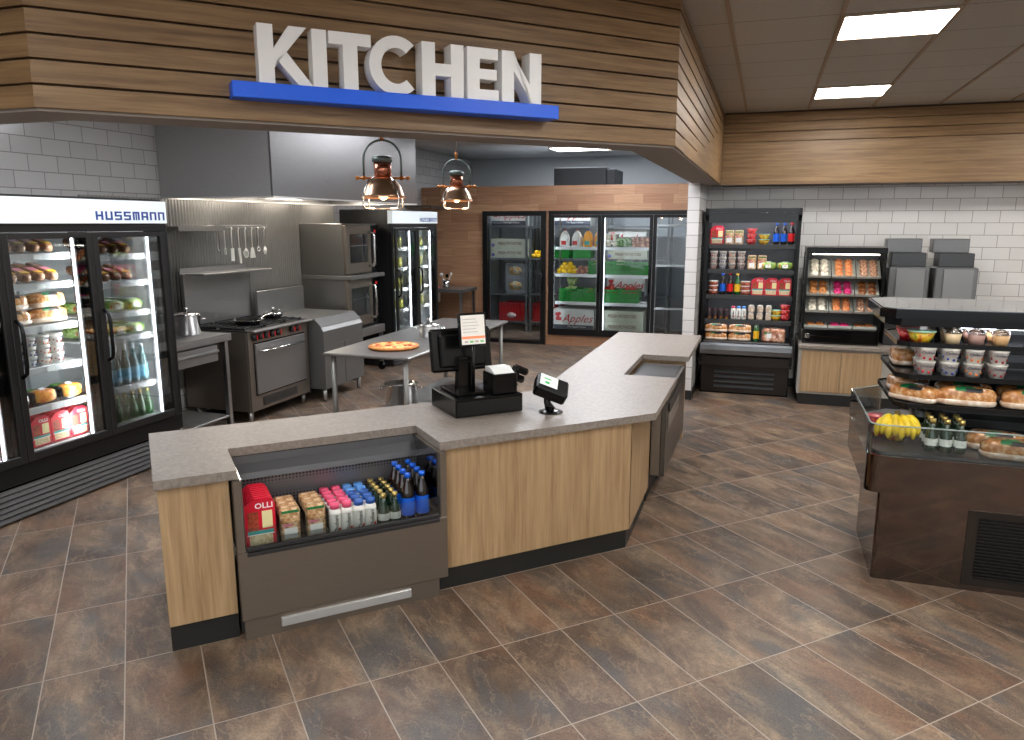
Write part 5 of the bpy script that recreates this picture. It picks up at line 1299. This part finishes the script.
JUI = bottle('juice_can', 'can', [(0, 0), (.024, 0), (.026, .008), (.026, .10), (.020, .108)], mottled('dark_fruit_print', [(.45, '#1b1720'), (.55, '#5a1f2c'), (.68, '#e0a52c')], 18), [(0, .1085), (.020, .1085), (.020, .115), (0, .116)], M_blk)
# ---- three door cooler: frames per bay
def f1(y): return y
BX = [.055+.66*k for k in range(3)]
b1 = 'in middle cooler bay'; b2 = 'in right cooler bay'; b0 = 'in left cooler bay'
mx = BX[1]; rx = BX[2]; lx = BX[0]; sz_m = (1.675, 1.485, 1.208, .935, .675, .395); sz_r = (1.645, 1.447, 1.222, 1.04, .667, .395)
e_ = .007
for r_, (z, nm) in enumerate(((sz_m[0], 'top'), (sz_m[1], 'second'))):
    for k in range(5):
        put(WR, F1, mx+.09+.10*k, .27 + .02*(r_ == 0), z+.032 + e_, 'brown wrap leaning %s on the %s shelf %s' % (lr(k, 5), nm, b1), rz=0, tilt=.30)
# loaves 2 high
for c_ in range(2):
    for l in range(2):
        put(LOAF, F1, mx+.16+.275*c_, .20, sz_m[2]+e_+.103*l, 'bagged brown bread loaf, %s, %s of its stack %s' % (['left', 'right'][c_], ['bottom', 'top'][l], b1), rz=.05*(l*2-1))
for c_ in range(4):
    for d_ in range(2):
        for l in range(3):
            put(YG[c_], F1, mx+.155+.102*c_, .17+.095*d_, sz_m[3]+e_+.0645*l, '%s yogurt cup, %s of the %s stack %s' % (YN[c_], tb(l, 3), ['front', 'rear'][d_], b1))
for c_ in range(3): put(MEAL, F1, mx+.09+.205*c_ if c_ < 3 else 0, .19, sz_m[4]+e_, 'black meal tray of sweet potato and greens, %s one %s' % (lr(c_, 3), b1))
for c_ in range(4):
    for d_ in range(4):
        put(RP, F1, mx+.095+.150*c_, .15+.045*d_, sz_m[5]+e_, 'red snack pack, %s column, %s row, bottom shelf %s' % (lr(c_, 4), fb(d_, 4), b1))
for r_, (z, nm) in enumerate(((sz_r[0], 'top'), (sz_r[1], 'second'))):
    for k in range(4):
        put(WR, F1, rx+.12+.105*k, .24, z+.032 + e_, 'brown wrap with yellow label %s on the %s shelf %s' % (lr(k, 4), nm, b2), rz=0, tilt=.30)
for r_, (z, nm) in enumerate(((sz_r[2], 'third'), (sz_r[3], 'fourth'))):
    for k in range(3):
        for d_ in range(2): put(SAL, F1, rx+.12+.175*k, .18+.16*d_, z+e_, 'green salad bowl, %s in the %s row, %s shelf %s' % (lr(k, 3), ['front', 'rear'][d_], nm, b2))
for k in range(6):
    for d_ in range(2): put(WBT, F1, rx+.085+.086*k, .15+.085*d_, sz_r[4]+e_, 'water bottle with blue label, %s in %s row %s' % (lr(k, 6), ['front', 'rear'][d_], b2))
for k in range(7):
    for d_ in range(3): put(GBT, F1, rx+.075+.075*k, .14+.075*d_, sz_r[5]+e_, 'green bottle with gold cap, %s in the %s row %s' % (lr(k, 7), fb(d_, 3), b2))
for c_ in range(3):
    for d_ in range(3): put(RP, F1, lx+.20+.15*c_, .15+.05*d_, .395+e_, 'red snack pack, %s column, %s row, bottom shelf %s' % (lr(c_, 3), fb(d_, 3), b0))
for k in range(3): put(SAL, F1, lx+.20+.175*k, .18, 1.21+e_, 'green salad bowl, %s on the third shelf %s' % (lr(k, 3), b0))
for k in range(2): put(MEAL, F1, lx+.28+.21*k, .19, .675+e_, 'black meal tray, %s one %s' % (lr(k, 2), b0))
for c_ in range(3): put(YG[c_], F1, lx+.30+.102*c_, .17, .935+e_, '%s yogurt cup, %s on the shelf %s' % (YN[c_], lr(c_, 3), b0))
# ---- far two door cooler: yellow green tubs
YT = cupb('pickle_tub', 'food tub', mottled('yellow_green_food', [(.35, '#6d7a1c'), (.6, '#c2bb3a')], 20), pm('tub_lid', '#c9c98a', .3), .055, .12, .92)
for k in range(2):
    for i in range(3):
        for z, nm in ((1.28, 'top'), (1.0, 'second'), (.72, 'third'), (1.55, 'uppermost')):
            if z == 1.55: continue
            put(YT, F2, .055+.655*k+.20+.14*i, .18, z+e_, 'yellow green food tub, %s on the %s filled shelf, %s door of the far cooler' % (lr(i, 3), nm, lr(k, 2)))
    for i in range(3): put(YT, F2, .055+.655*k+.20+.14*i, .18, 1.55+e_, 'yellow green food tub, %s on the uppermost shelf, %s door of the far cooler' % (lr(i, 3), lr(k, 2)))
# ---- counter cooler
CC = Frame(*ARM(0, 0)[:2], 45); cz = .407
pl = 'in the counter cooler'
for d_ in range(9): put(RPT, CC, .412, 3.405+.025*d_, cz, 'red snack pack, %s from the glass in the row %s' % (ORD[d_], pl), 'red snack packs in the counter cooler', rz=0)
SBX = sleeve('snack_box', .165)
hold = part('pack_holder', MB().box(-.055, .055, -.11, .11, 0, .003).box(-.055, .055, -.11, -.108, 0, .05).box(-.055, -.053, -.108, .11, 0, .14).box(.053, .055, -.108, .11, 0, .14), M_clear); cat_(hold, 'holder')
for c_ in range(2):
    put(hold, CC, .545+.118*c_, 3.49, cz, 'clear plastic pack holder, %s one %s' % (lr(c_, 2), pl))
    for d_ in range(3): put(SBX, CC, .545+.118*c_, 3.425+.066*d_, cz+.004, 'sandwich pack, %s holder, %s row %s' % (lr(c_, 2), fb(d_, 3), pl))
for c_ in range(4):
    for d_ in range(5):
        pr_ = (DP if c_ < 2 else (DL if d_ > 2 else DB))
        put(pr_, CC, .752+.058*c_, 3.40+.056*d_, cz, 'white yogurt drink with %s cap, %s column, %s row %s' % ('pink' if c_ < 2 else ('light blue' if d_ > 2 else 'dark blue'), lr(c_, 4), fb(d_, 5), 'in cooler'), sc=1.12)
for c_ in range(2):
    for d_ in range(5): put(SMG, CC, .993+.058*c_, 3.405+.058*d_, cz, 'small dark green bottle with gold cap, %s column, %s row %s' % (lr(c_, 2), fb(d_, 5), pl), sc=1.1)
for c_ in range(2):
    for d_ in range(4): put(SB, CC, 1.12+.076*c_, 3.41+.069*d_, cz, 'cola bottle with blue label and cap, %s column, %s row %s' % (lr(c_, 2), fb(d_, 4), pl))
# ---- tall open case
pc = 'of tall open case'; sy = (.10, .12, .14, .16, .18)
def cx(px): return px                                    # local x
Z = [z+.0015 for z in SHZ]; Z[0] = .6015
put(RP, CASE, -.372, .19, Z[4], 'red snack pack at the left of the top shelf ' + pc)
for k in range(2): put(SLV, CASE, -.24+.10*k, .18, Z[4], 'narrow sandwich pack, %s one, top shelf %s' % (lr(k, 2), pc))
for l in range(3): put(BER, CASE, -.01, .20, Z[4]+.0575*l, 'bowl of red berries, %s of the stack on the top shelf %s' % (tb(l, 3), pc))
for l in range(2): put(FSL, CASE, .12, .20, Z[4]+.0575*l, 'bowl of mixed fruit, %s of two on the top shelf %s' % (tb(l, 2), pc))
SBs = soda(.225, M_lb, M_cap_b); SRs = soda(.23, M_lr, M_cap_r); SGs = soda(.225, M_ylw, M_ylw, M_gb)
put(SBs, CASE, .245, .18, Z[4], 'cola bottle with blue label, left one on the top shelf ' + pc)
put(SBs, CASE, .322, .18, Z[4], 'cola bottle with blue label, right one on the top shelf ' + pc)
put(SRs, CASE, .398, .18, Z[4], 'cola bottle with red label at the right of the top shelf ' + pc)
for c_ in range(4):
    for l in range(3): put(YG[c_], CASE, -.395+.098*c_, .16, Z[3]+.0645*l, '%s yogurt cup, %s of its stack, second shelf %s' % (YN[c_], tb(l, 3), pc))
for k in range(2): put(SLV, CASE, .01+.105*k, .16, Z[3], 'narrow sandwich pack, %s one, second shelf %s' % (lr(k, 2), pc))
for k in range(2): put(SAL, CASE, .18+.172*k, .19, Z[3], 'green salad bowl, %s one on the second shelf %s' % (lr(k, 2), pc))
for l in range(3): put(MTB, CASE, -.385, .15, Z[2]+.0495*l, 'white lidded meat tub, %s of the stack on the third shelf %s' % (tb(l, 3), pc))
put(SBs, CASE, -.285, .14, Z[2], 'cola bottle with blue label on the third shelf ' + pc); put(SRs, CASE, -.205, .14, Z[2], 'cola bottle with red label on the third shelf ' + pc); put(SGs, CASE, -.128, .14, Z[2], 'green soda bottle with yellow label on the third shelf ' + pc)
for l in range(3): put(YT if False else MTB, CASE, -.045, .16, Z[2]+.0495*l, 'white lidded meat tub, %s of the stack beside the green soda on the third shelf %s' % (tb(l, 3), '')if False else 'white lidded food tub, %s of the stack right of the green soda' % tb(l, 3))
for k in range(3): put(RP, CASE, .085+.139*k, .15, Z[2], 'red snack pack, %s of three on the third shelf %s' % (lr(k, 3), pc), sc=.94)
for k in range(4): put(JUI, CASE, -.415+.062*k, .12, Z[1], 'dark printed juice can, %s on the fourth shelf %s' % (lr(k, 4), pc))
DPs = [DP, DL, DL]
for k in range(3): put(DPs[k], CASE, -.155+.056*k, .12, Z[1], 'small white yogurt drink, %s of three on the fourth shelf %s' % (lr(k, 3), pc))
for k in range(3):
    for l in range(2): put(SHAKE, CASE, .035+.09*k, .12, Z[1]+.082*l, 'round parfait jar, %s stack, %s one, fourth shelf %s' % (lr(k, 3), tb(l, 2), pc))
for l in range(2): put(FSL, CASE, .295, .14, Z[1]+.0575*l, 'bowl of mixed fruit, %s of two on the fourth shelf %s' % (tb(l, 2), pc))
for l in range(3): put(BER, CASE, .385, .14, Z[1]+.0575*l, 'bowl of red berries, %s of the stack on the fourth shelf %s' % (tb(l, 3), pc))
LOAFs = loaf(.24, .12, .088)
for c_ in range(2):
    for l in range(2): put(LOAFs, CASE, -.325+.252*c_, .08, Z[0]+.09*l, 'bagged bread loaf, %s stack, %s one, bottom shelf %s' % (lr(c_, 2), tb(l, 2), pc))
put(SGs, CASE, .10, .06, Z[0], 'green soda bottle with yellow label on the bottom shelf ' + pc)
bg = cat_(part('fruit_tray', MB().box(-.12, .12, -.07, .07, 0, .15, 0, .02), mottled('packed_fruit', [(.35, '#7a4a3c'), (.5, '#c98a6c'), (.65, '#e8d2c0')], 24, rough=.15, Coat_Weight=.8)), 'food package')
part('label', MB().box(-.07, -.02, -.0725, -.0705, .05, .10), M_wl, bg); part('leaf_print', MB().box(-.10, -.03, -.0720, -.0703, .095, .112), M_grn, bg)
put(bg, CASE, .28, .07, Z[0], 'clear tray of packed fruit at the right of the bottom shelf ' + pc)
# ---- island goods
IS = Frame(0, 0, 0); pi_ = 'of the black island'
put(BER, IS, .775, 4.60, 1.2575, 'bowl of red berries rearmost at the left end of the top island shelf'); put(BER, IS, .76, 4.50, 1.2575, 'bowl of red berries at the left end of the top shelf, behind the fruit bowls')
put(FSL, IS, .80, 4.48-.04+.04+.0, 1.2575+.0, 'bowl of mixed fruit with green lid, rear one on the top shelf ' + pi_) if False else None
FSLb = cupb('fruit_bowl', 'fruit bowl', M_fsal, pm('green_rim_lid'), .066, .055, .7)
put(FSLb, IS, .81, 4.405, 1.2575, 'bowl of mixed fruit with shiny lid front left on the top island shelf')
for k, kk in enumerate(('vanilla', 'chocolate', 'caramel')):
    for d_ in range(2): put(PUD[kk], IS, .955+.108*k, 4.395+.10*d_, 1.2575, '%s dessert cup with clear dome lid, %s row on the top island shelf' % (kk, lr(d_, 2).replace('left', 'front').replace('right', 'rear')))
for c_ in range(4):
    for d_ in range(2):
        for l in range(2): put(YG[c_], IS, .836+.109*c_, 4.36+.105*d_, 1.0945+.0708*l, '%s yogurt cup on the island, %s row, %s of its stack' % (YN[c_], ['front', 'rear'][d_], tb(l, 2)), sc=1.1)
put(LOAFs, IS, .772, 4.66, 1.0955, 'bagged bread loaf at the left end of the middle island shelf', rz=PI/2)
put(LOAFs, IS, .78, 4.62, .9435, 'bagged bread loaf at the left end of the lower island shelf, rear one', rz=PI/2+.2)
put(LOAFs, IS, .80, 4.36+.02, .9435, 'bagged bread loaf at the left end of the lower island shelf, front one', rz=-.6)
put(LOAF, IS, 1.035, 4.35, .9435, 'bagged brown bread loaf on the lower island shelf, left front', rz=-.06); put(LOAF, IS, 1.05, 4.485, .9435, 'bagged brown bread loaf on the lower island shelf, left rear', rz=.04)
put(LOAF, IS, 1.33, 4.35, .9435, 'bagged brown bread loaf on the lower island shelf, right front', rz=-.05); put(LOAF, IS, 1.34, 4.485, .9435, 'bagged brown bread loaf on the lower island shelf, right rear', rz=.02)
put(LOAF, IS, 1.23, 4.215, .7125, 'bagged brown bread loaf on the island deck, front one', rz=-.08); put(LOAF, IS, 1.20, 4.36, .7125, 'bagged brown bread loaf on the island deck behind another loaf', rz=-.15)
put(LOAF, IS, 1.53, 4.235, .7125, 'bagged brown bread loaf on the island deck, rightmost front one', rz=-.05)
for c_ in range(3):
    for d_ in range(3): put(SMG, IS, .875+.066*c_, 4.235+.066*d_, .7125, 'small green bottle with white label on the island, %s column, %s row' % (lr(c_, 3), fb(d_, 3)), sc=1.15)
put(BER, IS, .655, 4.48, .7125, 'bowl of red berries on the island deck, bottom of two'); put(BER, IS, .655, 4.48, .7125+.0575, 'bowl of red berries on the island deck, top of two')
put(FSLb, IS, .735, 4.42, .7125, 'bowl of mixed fruit on the island deck behind the bananas'); put(FSLb, IS, .735, 4.42, .7125+.0635, 'bowl of mixed fruit stacked on another behind the bananas')
# bananas
M_ban = mottled('banana_skin', [(.3, '#d9b31c'), (.6, '#f1d433'), (.8, '#e3cf3a')], 6, rough=.4); M_bst = pm('banana_tip', '#5c4a1c', .6)
t = thing('banana_bunch', 'bunch of ripe yellow bananas on the island deck behind the glass', 'banana', (.715, 4.25, .7125), 0); t.scale = (1.15, 1.1, 1.35)
for k in range(8):
    lay_ = k % 2; a_ = math.radians(-62 + 18*k); 
    pts = []; rad = []
    for i in range(9):
        u = i/8; th_ = -1.0 + 2.0*u
        rx_ = .085*math.sin(th_); rz_ = .075*(1-math.cos(th_))
        pts.append((rx_, -.035 - .0*u, .0)); 
    R_ = .095; c0 = Vector((0, .02, .022+.045*lay_))
    dirv = Vector((math.sin(a_)*.6, -math.cos(a_)*.8, 0))
    P_ = []
    for i in range(9):
        u = i/8; ph = 1.9*u - .25
        x_ = R_*(1-math.cos(ph)) ; z_ = R_*math.sin(ph)
        P_.append(Vector((.012*(k-3.5), .03, .115 + .0*lay_)) + dirv*(z_*.85) + Vector((0, 0, -x_*.62 - .012*(1-lay_))) )
    rr_ = [.006, .012, .017, .0185, .019, .0185, .017, .012, .005]
    bn = part('banana', MB().tube(P_, rr_, 8), M_ban, t)
part('stem', MB().tube([(0, .03, .10), (0, .045, .135)], [.02, .012], 8), M_bst, t)
for o in [o for o in COL.objects if o.parent is None and 'category' in o and not o.get('label')]:      # shapes made ready but not needed
    if 1:
        for ch in list(o.children_recursive): bpy.data.objects.remove(ch)
        bpy.data.objects.remove(o)
# ------------------------------------------------------------------ camera, world, view
cd = bpy.data.cameras.new('camera'); cam = bpy.data.objects.new('camera', cd); COL.objects.link(cam)
cd.sensor_fit = 'HORIZONTAL'; cd.sensor_width = 36; cd.lens = 749.04/1024*36; cd.clip_start = .05; cd.clip_end = 100
cam.location = (0, 0, 1.871); cam.rotation_euler = (PI/2 - .193144, 0, PI/4 - .4630)
SC.camera = cam
wd = bpy.data.worlds.new('world'); SC.world = wd; wd.use_nodes = True
bg = wd.node_tree.nodes['Background']; bg.inputs[0].default_value = (.9, .95, 1, 1); bg.inputs[1].default_value = .8
vs = SC.view_settings; vs.view_transform = 'Standard'; vs.look = 'None'; vs.gamma = 1; vs.use_curve_mapping = False; vs.exposure = EXPO
SC.cycles.use_denoising = True
SC.cycles.max_bounces = 10; SC.cycles.transparent_max_bounces = 24; SC.cycles.sample_clamp_indirect = 6
SC.cycles.caustics_reflective = False; SC.cycles.caustics_refractive = False
